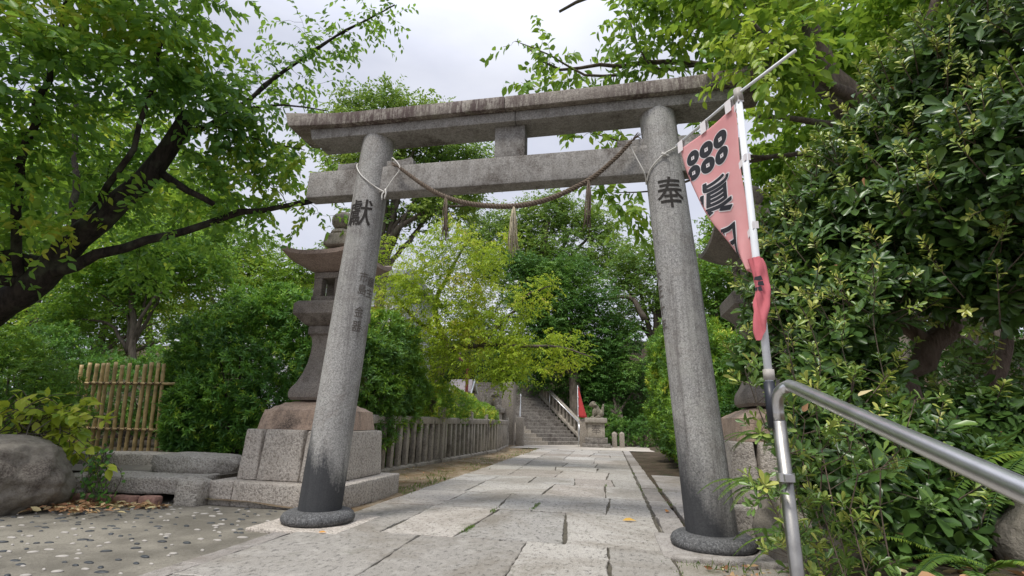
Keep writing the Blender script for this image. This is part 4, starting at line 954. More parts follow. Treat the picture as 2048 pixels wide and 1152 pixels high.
def to_cloth(name, bm, u0, v0, mat, off, ang=0, clip=.012):
    """lay a flat print (metres, x right / y up, centred) on the cloth at (u0, v0)"""
    for g in np.arange(-.16, .161, .006):
        bmesh.ops.bisect_plane(bm, geom=bm.verts[:]+bm.edges[:]+bm.faces[:], plane_co=(g, 0, 0), plane_no=(1, 0, 0))
        bmesh.ops.bisect_plane(bm, geom=bm.verts[:]+bm.edges[:]+bm.faces[:], plane_co=(0, g, 0), plane_no=(0, 1, 0))
    ca, sa = math.cos(ang), math.sin(ang)
    for vv in bm.verts: x, y = vv.co.x, vv.co.y; vv.co.x, vv.co.y = x*ca-y*sa, x*sa+y*ca
    bmesh.ops.bisect_plane(bm, geom=bm.verts[:]+bm.edges[:]+bm.faces[:], plane_co=((clip-u0)*BW, 0, 0), plane_no=(-1, 0, 0), clear_outer=True)
    bmesh.ops.bisect_plane(bm, geom=bm.verts[:]+bm.edges[:]+bm.faces[:], plane_co=((.985-u0)*BW, 0, 0), plane_no=(1, 0, 0), clear_outer=True)
    bmesh.ops.delete(bm, geom=[f for f in bm.faces if u0+f.calc_center_median().x/BW < edge_s(v0-f.calc_center_median().y/BH)+.03 or v0-f.calc_center_median().y/BH > .985], context='FACES')
    org = np.array(wloc(cloth))
    for vv in bm.verts:
        u, v = u0+vv.co.x/BW, v0-vv.co.y/BH; q = cloth_pt(u, v)+cloth_n(u, v)*(off+vv.co.z)-org; vv.co = Vector(q)
    me = bpy.data.meshes.new(name); bm.to_mesh(me); bm.free(); me.materials.append(mat); return link(name, me, cloth)
def ring_bm(r, hole=0, n=40):
    bm = bmesh.new()
    out = [bm.verts.new((r*math.cos(2*math.pi*i/n), r*math.sin(2*math.pi*i/n), 0)) for i in range(n)]
    if not hole: bm.faces.new(out); return bm
    inn = []
    for i in range(n):
        c, s = math.cos(2*math.pi*i/n), math.sin(2*math.pi*i/n); m = max(abs(c), abs(s)); inn.append(bm.verts.new((hole*c/m, hole*s/m, 0)))
    for i in range(n): bm.faces.new((out[i], out[(i+1) % n], inn[(i+1) % n], inn[i]))
    return bm
for r_ in range(2):
    for c_ in range(3):
        u0, v0 = .235+.235*c_, .125+.108*r_
        to_cloth('coin_outline', ring_bm(.0345), u0, v0, M['bn_white'], .0014); to_cloth('coin', ring_bm(.0312, .0076), u0, v0, M['bn_black'], .0022)
        to_cloth('coin_dot', ring_bm(.0024), u0, v0, M['bn_black'], .0024)
for ch, v0, u0, sz in (('眞', .475, .56, .162), ('田', .80, .60, .155)):
    to_cloth('character_outline', glyph_bm(ch, sz, .0068, 14), u0, v0, M['bn_white'], .0014); to_cloth('character', glyph_bm(ch, sz, .0030, 10), u0, v0, M['bn_black'], .0024)
# bunched tail wound round the pole
mb = MB(); n, m = 40, 26; vs = []
for j in range(n):
    f = j/(n-1); z = 1.505-.222*f; cx_ = bx-.004+.006*math.sin(f*5); cy_ = by-.006
    for i in range(m):
        th = 2*math.pi*i/m; r = (.0115+.0075*math.sin(math.pi*min(1, .12+f*.72))**.7)*(1+.26*math.sin(th*3+f*5.5)+.16*math.sin(th*5-f*4+1)+.07*math.sin(f*19+th))*(1-.34*math.exp(-math.sin((th-2.0-f*2.6)/2)**2/.012)-.25*math.exp(-math.sin((th-4.4+f*1.7)/2)**2/.010))
        vs.append((cx_+r*1.1*math.cos(th), cy_+r*math.sin(th)-.006, z-.035*math.cos(th-3.6)*f**2))
mb.add(vs, [(j*m+i, j*m+(i+1) % m, (j+1)*m+(i+1) % m, (j+1)*m+i) for j in range(n-1) for i in range(m)]); tail = mb.build('bunched_tail', M['pink_deep'], bn, smooth=True)
for (f, th0, sz) in ((.30, 4.3, .012), (.37, 4.5, .009), (.44, 4.2, .011)):
    mb = MB(); z = 1.505-.235*f; r = .026; c = np.array([bx+r*math.cos(th0), by-.012+r*.95*math.sin(th0), z]); t_ = np.array([-math.sin(th0), math.cos(th0), 0])
    mb.add([c-t_*sz-np.array([0, 0, .005]), c+t_*sz-np.array([0, 0, .008]), c+t_*sz*.7+np.array([0, 0, .007]), c-t_*sz*.8+np.array([0, 0, .005])], [(0, 1, 2, 3)]); mb.build('print', M['bn_black'], tail)
# loops that hold the cloth to pole and crossbar
for u in (.0, .47, .93):
    a = barL+(barM-barL)*(.06+.86*u); c = a-np.array([0, 0, .045]); d = (barM-barL); d = d/np.linalg.norm(d)*.013; n_ = np.array([-.82, -.57, 0])*.007
    mb = MB(); vs = []
    for s in (-1, 1):
        for q in (c+n_*s, a+n_*s+np.array([0, 0, .002]), a+np.array([0, 0, .008])): vs += [q-d, q+d]
    mb.add(vs, [(0, 1, 3, 2), (2, 3, 5, 4), (6, 7, 9, 8), (8, 9, 11, 10)]); o = mb.build('loop', M['bn_white'], bn)
    sm = o.modifiers.new('t', 'SOLIDIFY'); sm.thickness = .001
for v in (.03, .40, .80):
    q = cloth_pt(.97, v); pz = np.array([bx+.002, by, q[2]+.022]); d = np.array([0, 0, .012]); f_ = (EYE-pz); f_[2] = 0; f_ = f_/np.linalg.norm(f_)*.0145
    mb = MB(); mb.add([q-d, pz-d+f_, pz+np.array([.016, -.004, .004])-d, q+d, pz+d+f_, pz+np.array([.016, -.004, .004])+d], [(0, 1, 4, 3), (1, 2, 5, 4)]); o = mb.build('loop', M['bn_white'], bn)
    sm = o.modifiers.new('t', 'SOLIDIFY'); sm.thickness = .001
mb = MB(); mb.tube([(bx-.002, by, 1.135), (bx-.002, by, 1.165)], .0155, 14); mb.build('tape', M['peb_white'], bn, smooth=True)

# ================================================================== TREES
def tree(name, base, label, cat, limbs, blobs, ntarget, nleaf, sp, leaf, mat, bk, seed, group=None, shell=.5, vbase=.45, vamp=.28, vsc=1.3, mode='spray', tmpl=LEAF4, low=-9, inside=.5, kbr=.010, sprays_per=1, droop=.35, flat=.5, vjit=.16):
    rng = np.random.default_rng(seed); o = empty(name, base, label, cat, group)
    T, Nn = blob_points(blobs, ntarget, rng, shell=shell, inside=inside, low=low)
    mb = MB(); A = grow(mb, limbs, T, rng, k=kbr); mb.build('trunk', M[bk], o, smooth=True)
    Ts, As = [], []
    for i in range(sprays_per):
        Ts.append(T+(rng.normal(0, sp*.35, T.shape) if i else 0)); a = A+rng.normal(0, .55 if i else .3, A.shape); a[:, 2] *= .6; As.append(a)
    T2, A2 = np.concatenate(Ts), np.concatenate(As)
    if mode == 'spray': P, D, N, Ln, Wd = sprays(T2, A2, nleaf, sp, leaf[0], leaf[1], rng, droop=droop, flat=flat)
    else: P, D, N, Ln, Wd = rosettes(T2, A2*.4+np.concatenate([Nn]*sprays_per)*.6+np.array([0, 0, .4]), nleaf, leaf[0], leaf[1], rng, spread=1.1); P = P+rng.normal(0, sp*.3, P.shape)
    leaves('crown', P, D, N, Ln, Wd, clumpv(P, rng, vsc, vamp, vbase, vjit), tmpl, M[mat], o)
    return o
def pb_(px, py, t, rpx, ys=1.0):
    """a ball of foliage by the direction it is seen in, its distance and its apparent radius"""
    r = rpx*t/FPX; return (at_d(px, py, t), (r, r*ys, r))

# --- old leaning cherry on the left
def cy(px, py, y): return at_y(px, py, y)
ch_limbs = [
    ([(-8.9, 4.75, -.05), (-8.0, 4.75, 1.35), cy(-60, 655, 4.75), cy(40, 590, 4.75), cy(110, 520, 4.75), cy(200, 435, 4.8), cy(285, 365, 4.85), cy(340, 295, 4.9), cy(378, 232, 4.95)], [.25, .22, .19, .175, .16, .145, .13, .115, .10]),
    ([cy(90, 550, 4.75), cy(150, 530, 4.8), cy(250, 492, 5.0), cy(380, 458, 5.3), cy(480, 428, 5.5), cy(612, 402, 5.75), cy(700, 392, 5.9)], [.09, .075, .06, .05, .042, .03, .018]),
    ([cy(80, 525, 4.75), cy(20, 510, 4.5), cy(-80, 515, 4.2)], [.09, .075, .06]),
    ([cy(60, 560, 4.75), cy(-20, 560, 4.4), cy(-90, 580, 4.1)], [.08, .06, .05]),
    ([cy(300, 330, 4.9), cy(380, 380, 5.0), cy(420, 408, 5.1)], [.06, .045, .035]),
    ([cy(150, 470, 4.8), cy(155, 380, 4.9), cy(150, 280, 5.0), cy(160, 120, 5.0), cy(190, -80, 5.0)], [.05, .042, .036, .03, .02]),
    ([cy(180, 430, 4.8), cy(215, 370, 4.6), cy(270, 300, 4.4), cy(300, 200, 4.3), cy(330, 60, 4.2)], [.045, .04, .033, .026, .018]),
    ([cy(360, 270, 4.95), cy(420, 250, 5.1), cy(480, 215, 5.3), cy(560, 150, 5.5), cy(660, 80, 5.7), cy(790, 10, 5.9)], [.06, .04, .032, .026, .02, .009]),
    ([cy(480, 215, 5.3), cy(570, 212, 5.2), cy(655, 222, 5.25)], [.02, .014, .007]),
    ([cy(40, 580, 4.75), cy(30, 420, 4.2), cy(60, 280, 3.9), cy(100, 120, 3.8), cy(150, -60, 3.8)], [.06, .05, .04, .03, .02]),
]
ch_blobs = [pb_(60, 80, 5.6, 150), pb_(60, 260, 5.8, 130), pb_(190, 120, 6.4, 150), pb_(150, 290, 7.9, 100), pb_(300, 60, 6.0, 120), pb_(330, 140, 6.6, 110), pb_(270, 280, 8.2, 110), pb_(420, 220, 6.6, 95),
            pb_(440, 330, 6.9, 85), pb_(520, 340, 7.0, 70), pb_(40, 400, 6.6, 90), pb_(160, 380, 8.2, 80), pb_(-120, 200, 5.5, 170), pb_(-100, 420, 5.5, 130), pb_(80, -140, 5.6, 200), pb_(320, -120, 6, 150), pb_(30, 500, 6.5, 60), pb_(430, 400, 7.8, 75), pb_(330, 420, 8.2, 75), pb_(230, 400, 8.4, 70), pb_(520, 440, 7.6, 45), pb_(300, 520, 8.2, 60), pb_(60, 470, 8, 70), pb_(270, 400, 6.1, 34), pb_(110, 450, 5.9, 34), pb_(20, 330, 5.6, 80), pb_(500, 240, 6.8, 70), pb_(560, 300, 7.2, 60)]
tree('cherry_tree', (-8.9, 4.75, 0), 'old cherry tree with dark leaning trunk and broken stub at left', 'tree', ch_limbs, ch_blobs, 920, 12, .46, (.125, .062), 'lf_cherry', 'bark_dark', 21, shell=.45, vbase=.45, vamp=.34, vsc=.8, tmpl=LEAF8, sprays_per=2, droop=.5, flat=.35)
# airy outer sprays of the same cherry, on thin branches against the sky: they belong to it
def add_sprays(o, pts, n, sp, leaf, mat, bk, limb, seed, r0=.02, droop=.6, vbase=.35, tmpl=LEAF8, nm='crown'):
    rng = np.random.default_rng(seed); T = np.array(pts)+rng.normal(0, .05, (len(pts), 3)); mb = MB(); A = grow(mb, limb, T, rng, rtip=.003, k=.008, wob=.02); mb.build('branch', M[bk], o, smooth=True)
    P, D, N, Ln, Wd = sprays(T, A, n, sp, leaf[0], leaf[1], rng, droop=droop, flat=.3); leaves(nm, P, D, N, Ln, Wd, clumpv(P, rng, .9, .25, vbase, .16), tmpl, M[mat], o)
cherry = bpy.data.objects['cherry_tree']; r0 = np.random.default_rng(5)
line = [cy(480, 215, 5.3), cy(560, 150, 5.5), cy(660, 80, 5.7), cy(790, 10, 5.9)]
pts = []
for f in np.linspace(0, 1, 105):
    a = np.array(line); i = min(2, int(f*3)); c = a[i]*(1-(f*3-i))+a[i+1]*(f*3-i); pts.append(c+np.array([r0.normal(0, .16), r0.normal(0, .2), r0.uniform(-.45, .4)*(1.1-f*.7)]))
for (px, py, y) in ((500, 130, 5.4), (530, 90, 5.4), (545, 45, 5.5), (580, 20, 5.5), (600, 60, 5.5), (470, 60, 5.2), (440, 100, 5.2), (460, 150, 5.3), (640, 40, 5.6), (690, 110, 5.7), (660, 150, 5.6), (610, 170, 5.5), (560, 190, 5.4), (700, 60, 5.7), (540, 240, 5.4), (590, 260, 5.5), (400, 40, 5), (380, 90, 5)): pts.append(cy(px, py, y))
add_sprays(cherry, pts, 10, .36, (.10, .05), 'lf_cherry', 'bark_dark', [(line, [.026, .022, .016, .006])], 31)
line2 = [cy(380, 458, 5.3), cy(480, 428, 5.5), cy(612, 402, 5.75), cy(700, 392, 5.9)]; pts = []
for f in np.linspace(.05, 1, 52):
    a = np.array(line2); i = min(2, int(f*3)); c = a[i]*(1-(f*3-i))+a[i+1]*(f*3-i); pts.append(c+np.array([r0.normal(0, .2), r0.normal(0, .3), r0.uniform(-.35, .75)]))
add_sprays(cherry, pts, 10, .36, (.105, .052), 'lf_cherry', 'bark_dark', [(line2, [.03, .026, .02, .01])], 32, vbase=.42)
pts = [cy(*q) for q in ((500, 290, 5.2), (530, 300, 5.3), (560, 300, 5.3), (580, 320, 5.4), (540, 330, 5.3), (500, 340, 5.2), (470, 310, 5.2), (600, 310, 5.5), (560, 355, 5.4), (520, 370, 5.4), (590, 280, 5.5), (480, 270, 5.1), (450, 290, 5.1), (440, 260, 5.1))]*2
add_sprays(cherry, pts, 13, .4, (.12, .056), 'lf_bright', 'bark_dark', [([cy(420, 250, 5.1), cy(480, 270, 5.2), cy(560, 290, 5.35), cy(610, 300, 5.5)], [.02, .016, .01, .005])], 33, vbase=.62)

# --- tree overhanging the gate on the right
g_limbs = [
    ([(4.9, 6.5, -.1), cy(1880, 560, 6.2), cy(1790, 360, 6.0), cy(1735, 255, 5.9), cy(1680, 190, 5.85), cy(1630, 100, 5.8), cy(1590, 0, 5.7), cy(1570, -120, 5.6)], [.26, .23, .21, .19, .18, .165, .15, .12]),
    ([cy(1800, 300, 5.9), cy(1700, 250, 5.7), cy(1600, 237, 5.5), cy(1520, 232, 5.3)], [.06, .045, .035, .02]),
    ([cy(1720, 320, 6.2), cy(1640, 312, 6.2), cy(1560, 310, 6.2), cy(1480, 312, 6.2)], [.05, .035, .028, .02]),
    ([cy(1735, 235, 5.85), cy(1690, 190, 5.5), cy(1650, 160, 5.1), cy(1560, 90, 4.6), cy(1500, 40, 4.3)], [.10, .075, .05, .035, .02]),
    ([cy(1600, 20, 5.6), cy(1450, -10, 5.7), cy(1380, -30, 5.8), cy(1250, -40, 5.9), cy(1120, 20, 6.0)], [.10, .07, .06, .04, .02]),
    ([cy(1590, 120, 5.8), cy(1480, 140, 5.9), cy(1370, 120, 6.0), cy(1240, 130, 6.0), cy(1120, 140, 5.9), cy(1060, 100, 5.8)], [.07, .05, .04, .03, .02, .01]),
    ([cy(1700, 230, 5.8), cy(1780, 160, 5.5), cy(1850, 60, 5.2), cy(1900, -80, 5)], [.09, .07, .05, .03]),
    ([cy(1560, 310, 6.2), cy(1430, 330, 6.3), cy(1300, 300, 6.4), cy(1180, 265, 6.4)], [.03, .025, .018, .008]),
]
g_blobs = [pb_(1480, 60, 5.2, 105), pb_(1560, 90, 5.0, 95), pb_(1660, 60, 7.4, 110), pb_(1740, 70, 7.2, 110), pb_(1840, 60, 6, 130), pb_(1600, 230, 7.3, 100), pb_(1740, 170, 7.6, 100), pb_(1560, 330, 7.0, 95), pb_(1650, 300, 7.0, 80),
           pb_(1520, 420, 7.2, 60), pb_(1450, 10, 5.8, 90), pb_(1380, -60, 6.2, 110), pb_(1900, -60, 6, 160), pb_(1600, -120, 5.6, 160), pb_(1960, 80, 6.5, 120)]
tree('cherry_tree', (4.9, 6.5, 0), 'broad leaved cherry tree overhanging the gate beam at right behind the pink banner', 'tree', g_limbs, g_blobs, 600, 12, .42, (.13, .075), 'lf_bright', 'bark', 41, shell=.5, vbase=.4, vamp=.3, vsc=.8, tmpl=LEAF8, sprays_per=2, droop=.45, flat=.5)
gt = bpy.data.objects['cherry_tree.001']
def spraylist(seed, items):
    r = np.random.default_rng(seed); out = []
    for (px, py, y, n, sx, sy) in items:
        for _ in range(n): out.append(cy(px+r.normal(0, sx), py+r.normal(0, sy), y+r.normal(0, .2)))
    return out
pts = spraylist(3, [(1045, 85, 5.75, 4, 18, 12), (1090, 110, 5.8, 6, 25, 14), (1130, 140, 5.85, 7, 28, 16), (1110, 165, 5.8, 5, 28, 10), (1180, 160, 5.9, 5, 26, 10)])
add_sprays(gt, pts, 10, .36, (.135, .072), 'lf_bright', 'bark', [([cy(1240, 150, 6), cy(1170, 150, 5.9), cy(1100, 110, 5.8), cy(1030, 82, 5.7)], [.022, .018, .012, .005])], 51, droop=.7, vbase=.3)
pts = spraylist(4, [(1250, 40, 5.9, 8, 24, 20), (1240, 90, 5.9, 8, 24, 18), (1280, 110, 5.9, 8, 28, 18), (1300, 60, 5.9, 6, 26, 24), (1270, 140, 5.9, 7, 30, 8), (1330, 130, 5.9, 5, 24, 10), (1260, 5, 5.9, 5, 20, 8)])
add_sprays(gt, pts, 10, .36, (.135, .072), 'lf_bright', 'bark', [([cy(1400, 130, 6), cy(1330, 140, 5.95), cy(1290, 120, 5.9), cy(1265, 60, 5.9), cy(1250, 0, 5.9)], [.022, .018, .014, .01, .005])], 52, droop=.7, vbase=.3)
pts = spraylist(5, [(1350, 30, 5.7, 7, 26, 20), (1390, 70, 5.6, 9, 26, 22), (1420, 110, 5.6, 7, 24, 12), (1350, 5, 5.7, 6, 30, 10), (1410, 20, 5.5, 7, 28, 18), (1470, 110, 5.3, 6, 18, 14)])
add_sprays(gt, pts, 10, .36, (.135, .072), 'lf_bright', 'bark', [([cy(1460, 60, 5.5), cy(1400, 60, 5.6), cy(1340, 20, 5.7)], [.02, .014, .006])], 53, droop=.7, vbase=.38)
pts = spraylist(6, [(1500, 60, 4.15, 12, 26, 28), (1480, 110, 4.1, 8, 20, 18), (1530, 120, 4.2, 10, 24, 22), (1560, 60, 4.3, 10, 24, 26), (1455, 150, 4.1, 3, 12, 10), (1515, 160, 4.15, 5, 18, 14)])
add_sprays(gt, pts, 9, .30, (.10, .052), 'lf_bright', 'bark', [([cy(1650, 160, 5.1), cy(1580, 110, 4.5), cy(1520, 80, 4.2), cy(1470, 110, 4.1)], [.03, .02, .012, .005])], 54, droop=.7, vbase=.68)
pts = spraylist(7, [(1140, 268, 6.4, 5, 24, 8), (1200, 272, 6.4, 5, 26, 10), (1250, 270, 6.4, 6, 22, 14), (1230, 380, 6.5, 6, 18, 12), (1260, 400, 6.5, 8, 20, 20), (1275, 440, 6.5, 5, 10, 16), (1210, 372, 6.5, 4, 18, 8), (1400, 260, 6.4, 9, 26, 22), (1410, 350, 6.6, 8, 26, 30)])
add_sprays(gt, pts, 10, .36, (.135, .07), 'lf_bright', 'bark', [([cy(1430, 330, 6.3), cy(1300, 300, 6.4), cy(1180, 265, 6.4)], [.022, .016, .006]), ([cy(1430, 340, 6.4), cy(1320, 380, 6.5), cy(1230, 385, 6.5)], [.02, .014, .006])], 55, droop=.7, vbase=.5)

# --- yellow-green tree in the middle, behind the hedge
m_base = np.array([-6.0, 15.0, 0.0])
mp_limbs = [([m_base, cy(890, 720, 14), cy(870, 620, 13), cy(900, 540, 12.6), cy(940, 480, 12.2)], [.13, .11, .08, .05, .02]),
            ([cy(895, 700, 12.5), cy(960, 690, 12.0), cy(1050, 690, 11.5), cy(1120, 695, 11.2), cy(1185, 715, 11)], [.08, .06, .04, .025, .01]),
            ([cy(890, 680, 12.5), cy(830, 640, 12.6), cy(790, 590, 12.6), cy(770, 540, 12.6)], [.07, .05, .035, .02]),
            ([cy(960, 690, 12.0), cy(1010, 640, 11.8), cy(1060, 590, 11.6), cy(1100, 570, 11.4)], [.05, .04, .025, .012])]
mp_blobs = [pb_(900, 480, 13, 55), pb_(940, 520, 12.8, 70), pb_(850, 540, 13, 75), pb_(790, 590, 13.2, 70), pb_(880, 610, 12.8, 95), pb_(950, 610, 12.6, 70), pb_(800, 680, 13, 70), pb_(880, 700, 12.8, 90), pb_(960, 690, 12.4, 75), pb_(1030, 670, 12, 55), pb_(1060, 600, 12, 38), pb_(1090, 575, 12, 24),
            pb_(1040, 720, 11.8, 45), pb_(1100, 700, 11.6, 45), pb_(1150, 700, 11.4, 35), pb_(1000, 740, 12, 40), pb_(990, 510, 12.4, 28), pb_(1020, 480, 12.4, 20), pb_(760, 500, 13.4, 40)]
tree('maple_tree', m_base, 'light yellow green tree spreading above the clipped hedge in front of the stairs', 'tree', mp_limbs, mp_blobs, 1700, 12, .34, (.085, .036), 'lf_maple', 'bark', 61, shell=.4, vbase=.47, vamp=.26, vsc=1.0, tmpl=LEAF4, sprays_per=2, droop=.55, flat=.6, inside=.4)

# --- background trees
def bgtree(nm, px, pyb, y, blobs, label, mat, seed, n=1500, leaf=(.11, .06), sp=.5, nl=14, vbase=.45, mode='spray', bk='bark', r=.2, group='trees behind the gate', per=2, shell=.4, limbs=(), tmpl=RHOMB, inside=.45):
    b = at_y(px, 860, y); b = np.array([b[0], b[1], bank_z(b[0], b[1]) if b[1] > 25.5 else 0.0]); cen = np.mean([q[0] for q in blobs], 0)
    top = max(blobs, key=lambda q: q[0][2])[0]
    L_ = [([b, b*.6+cen*.4+np.array([.2, 0, 0]), cen, cen*.3+top*.7], [r, r*.8, r*.5, r*.15])]+list(limbs)
    rr = np.random.default_rng(seed)
    for q in blobs[:10]: L_.append(([b*.45+cen*.55, (b*.2+cen*.4+q[0]*.4)+rr.normal(0, .2, 3), q[0]], [r*.45, r*.3, r*.1]))
    return tree(nm, b, label, 'tree', L_, blobs, n, nl, sp, leaf, mat, bk, seed, group, shell=shell, vbase=vbase, tmpl=tmpl, sprays_per=per, mode=mode, inside=inside, vsc=.55)
bgtree('tall_tree', 700, 800, 16, [pb_(780, 215, 20, 48), pb_(720, 225, 20, 55), pb_(850, 230, 20, 45), pb_(660, 260, 20, 45), pb_(830, 300, 20, 60), pb_(900, 320, 20, 60), pb_(960, 330, 20, 38), pb_(750, 330, 19, 60), pb_(690, 340, 19, 50), pb_(850, 400, 19, 55), pb_(760, 440, 19, 45), pb_(930, 400, 20, 45), pb_(680, 520, 19, 50)],
       'tall open crowned tree rising behind the left pillar above the beam', 'lf_camphor', 71, 1300, (.17, .09), .7, 12, .55, r=.24,
       limbs=[([cy(720, 560, 16), cy(760, 510, 16), cy(800, 455, 16), cy(870, 420, 16.2), cy(960, 405, 16.4)], [.17, .14, .10, .06, .03]), ([cy(790, 470, 16), cy(830, 400, 16), cy(880, 330, 16)], [.08, .05, .03])])
bgtree('camphor_tree', 1080, 700, 34, [pb_(1090, 430, 36, 50), pb_(1020, 450, 36, 50), pb_(1150, 440, 36, 48), pb_(1200, 450, 36, 40), pb_(960, 470, 35, 40), pb_(1060, 510, 35, 60), pb_(1140, 520, 34, 60), pb_(1210, 510, 35, 48), pb_(980, 530, 34, 50), pb_(1050, 580, 33, 50), pb_(1110, 405, 36, 28)],
       'big round crowned camphor tree highest behind the stairs', 'lf_camphor', 72, 2200, (.20, .11), .75, 12, .5, r=.5)
bgtree('camphor_tree', 1290, 700, 30, [pb_(1270, 520, 31, 48), pb_(1330, 510, 31, 50), pb_(1240, 560, 31, 40), pb_(1290, 590, 30, 50), pb_(1350, 600, 30, 50), pb_(1250, 640, 30, 45), pb_(1400, 540, 31, 55), pb_(1420, 640, 30, 50)],
       'looser camphor tree seen beside the right pillar behind the tall hedge', 'lf_camphor', 73, 1300, (.18, .10), .7, 11, .5, r=.35, limbs=[([cy(1290, 640, 29), cy(1260, 595, 29), cy(1210, 600, 29), cy(1170, 600, 29)], [.2, .13, .08, .04])])
bgtree('evergreen_tree', 1150, 800, 27, [pb_(1090, 560, 29, 50), pb_(1150, 560, 29, 55), pb_(1060, 600, 28.5, 45), pb_(1120, 620, 28, 60), pb_(1190, 610, 28.5, 55), pb_(1100, 680, 28, 60), pb_(1170, 680, 28, 60), pb_(1230, 680, 28.5, 50), pb_(1040, 530, 29, 35), pb_(1210, 740, 28, 50), pb_(1150, 740, 28, 50), pb_(1080, 740, 28.5, 45)],
       'dark dense evergreen tree standing over the stair balustrade', 'lf_dark', 74, 2300, (.17, .085), .6, 14, .5, r=.4)
bgtree('evergreen_tree', 1230, 830, 26, [pb_(1240, 740, 27, 45), pb_(1200, 790, 27, 40), pb_(1240, 810, 27, 45), pb_(1280, 760, 27, 40), pb_(1270, 840, 27, 35), pb_(1180, 760, 27.5, 40)],
       'low dark evergreen thicket tree behind the statue pedestal', 'lf_dark', 75, 1100, (.13, .065), .5, 13, .42, r=.2)
bgtree('evergreen_tree', 1000, 800, 33, [pb_(960, 640, 34, 55), pb_(1020, 680, 34, 55), pb_(920, 690, 34, 50), pb_(990, 730, 33, 50), pb_(1060, 760, 33, 45), pb_(880, 740, 33, 50)],
       'dark evergreen tree behind the yellow green tree and stand', 'lf_dark', 76, 1000, (.17, .09), .65, 12, .45, r=.3)
# woods on the left behind the bamboo fence
bgtree('broadleaf_tree', 255, 620, 10.5, [pb_(240, 500, 13.5, 80), pb_(340, 510, 13.5, 75), pb_(160, 560, 13, 70), pb_(290, 570, 13.5, 65), pb_(420, 540, 14, 60), pb_(120, 640, 13, 60)],
       'slender broadleaf tree behind the bamboo fence under the cherry branch', 'lf_cherry', 81, 1000, (.11, .06), .5, 13, .55, r=.12)
bgtree('broadleaf_tree', 420, 650, 14, [pb_(450, 500, 18, 60), pb_(520, 520, 18, 55), pb_(390, 480, 18, 55), pb_(560, 560, 17.5, 50), pb_(480, 560, 17.5, 60), pb_(340, 440, 18, 60), pb_(600, 540, 18, 40)],
       'broadleaf tree before the white house left of the lantern', 'lf_bright', 82, 1000, (.12, .065), .55, 12, .42, r=.15)
bgtree('broadleaf_tree', 60, 620, 13, [pb_(40, 500, 17, 90), pb_(130, 420, 17.5, 90), pb_(-60, 400, 17, 110), pb_(60, 330, 17.5, 90), pb_(0, 600, 16, 70), pb_(220, 380, 18, 80)],
       'leafy broadleaf tree deep behind the leaning cherry trunk', 'lf_bright', 83, 1300, (.13, .075), .6, 12, .4, r=.2)
bgtree('broadleaf_tree', 300, 620, 19, [pb_(280, 420, 24, 80), pb_(360, 390, 24, 70), pb_(200, 480, 24, 70), pb_(420, 430, 24, 55), pb_(320, 520, 23, 70), pb_(140, 520, 23, 60)],
       'farthest broadleaf tree seen through the gaps of the cherry crown', 'lf_camphor', 84, 1100, (.16, .09), .7, 12, .5, r=.2)
bgtree('broadleaf_tree', 1450, 800, 11, [pb_(1430, 560, 13, 70), pb_(1480, 640, 12.5, 60), pb_(1420, 690, 12.5, 65), pb_(1520, 560, 13, 70), pb_(1460, 470, 13, 50), pb_(1420, 780, 12.5, 50)],
       'bushy tree between the right pillar and the shaded lantern', 'lf_hedge', 85, 1000, (.11, .05), .45, 14, .42, r=.12)
bgtree('broadleaf_tree', 1700, 700, 11, [pb_(1620, 430, 15, 90), pb_(1760, 380, 15, 100), pb_(1900, 300, 15, 120), pb_(1700, 560, 14, 110), pb_(1900, 520, 14, 140), pb_(1800, 700, 14, 120), pb_(2060, 420, 14, 150), pb_(2000, 680, 13, 130)],
       'shadowy broadleaf tree behind the big glossy shrub', 'lf_dark', 86, 1300, (.15, .08), .6, 13, .5, r=.2)

bgtree('broadleaf_tree', 130, 700, 15, [pb_(60, 640, 19, 90), pb_(170, 650, 19, 80), pb_(280, 640, 19, 75), pb_(380, 620, 18, 70), pb_(460, 640, 18, 60), pb_(-40, 660, 18, 90), pb_(220, 590, 19, 70)],
       'low spreading tree filling the gap between bamboo canes and branches', 'lf_bright', 87, 1500, (.13, .07), .6, 12, .40, r=.2)

# ================================================================== SHRUBS, HEDGES, FERNS
def shrub(name, base, label, cat, blobs, n, nl, leaf, mat, seed, spread=.85, shell=.16, vbase=.42, vamp=.25, vjit=.13, tmpl=LEAF4, low=.02, up=.35, stems=14, group=None, tipv=0.0, vsc=1.6, lump=.12):
    rng = np.random.default_rng(seed); o = empty(name, base, label, cat, group)
    T, A = blob_points(blobs, n, rng, shell=shell, inside=.72, low=low, lump=lump)
    A = A+np.array([0, 0, up])+rng.normal(0, .45, A.shape)
    P, D, N, Ln, Wd = rosettes(T, A, nl, leaf[0], leaf[1], rng, spread=spread)
    V = clumpv(P, rng, vsc, vamp, vbase, vjit)+np.repeat(rng.normal(0, .12, len(T)), nl)
    if tipv:
        tip = np.repeat(rng.random(len(T)) < tipv, nl); V = np.where(tip, .86+rng.normal(0, .08, len(V)), np.minimum(V, .84)); Ln = np.where(tip, Ln*.75, Ln); Wd = np.where(tip, Wd*.75, Wd)
    leaves('foliage', P, D, N, Ln, Wd, V, tmpl, M[mat], o)
    mb = MB(); b = np.array(base, float); sel = rng.choice(len(T), min(len(T), stems*14), replace=False); l = []
    for i in range(stems):
        t = T[sel[i]]; s = b+np.array([rng.normal(0, .2), rng.normal(0, .2), 0]); l.append(([s, s*.4+t*.6+np.array([0, 0, -.1])+rng.normal(0, .06, 3), t*.9+s*.1], [.028, .017, .006]))
    grow(mb, l, T[sel[stems:]], rng, rtip=.003, k=.006, wob=.02); mb.build('stems', M['bark'], o, smooth=True)
    return o
E3 = lambda x, y, z, a, b, c: (np.array([x, y, z]), (a, b, c))
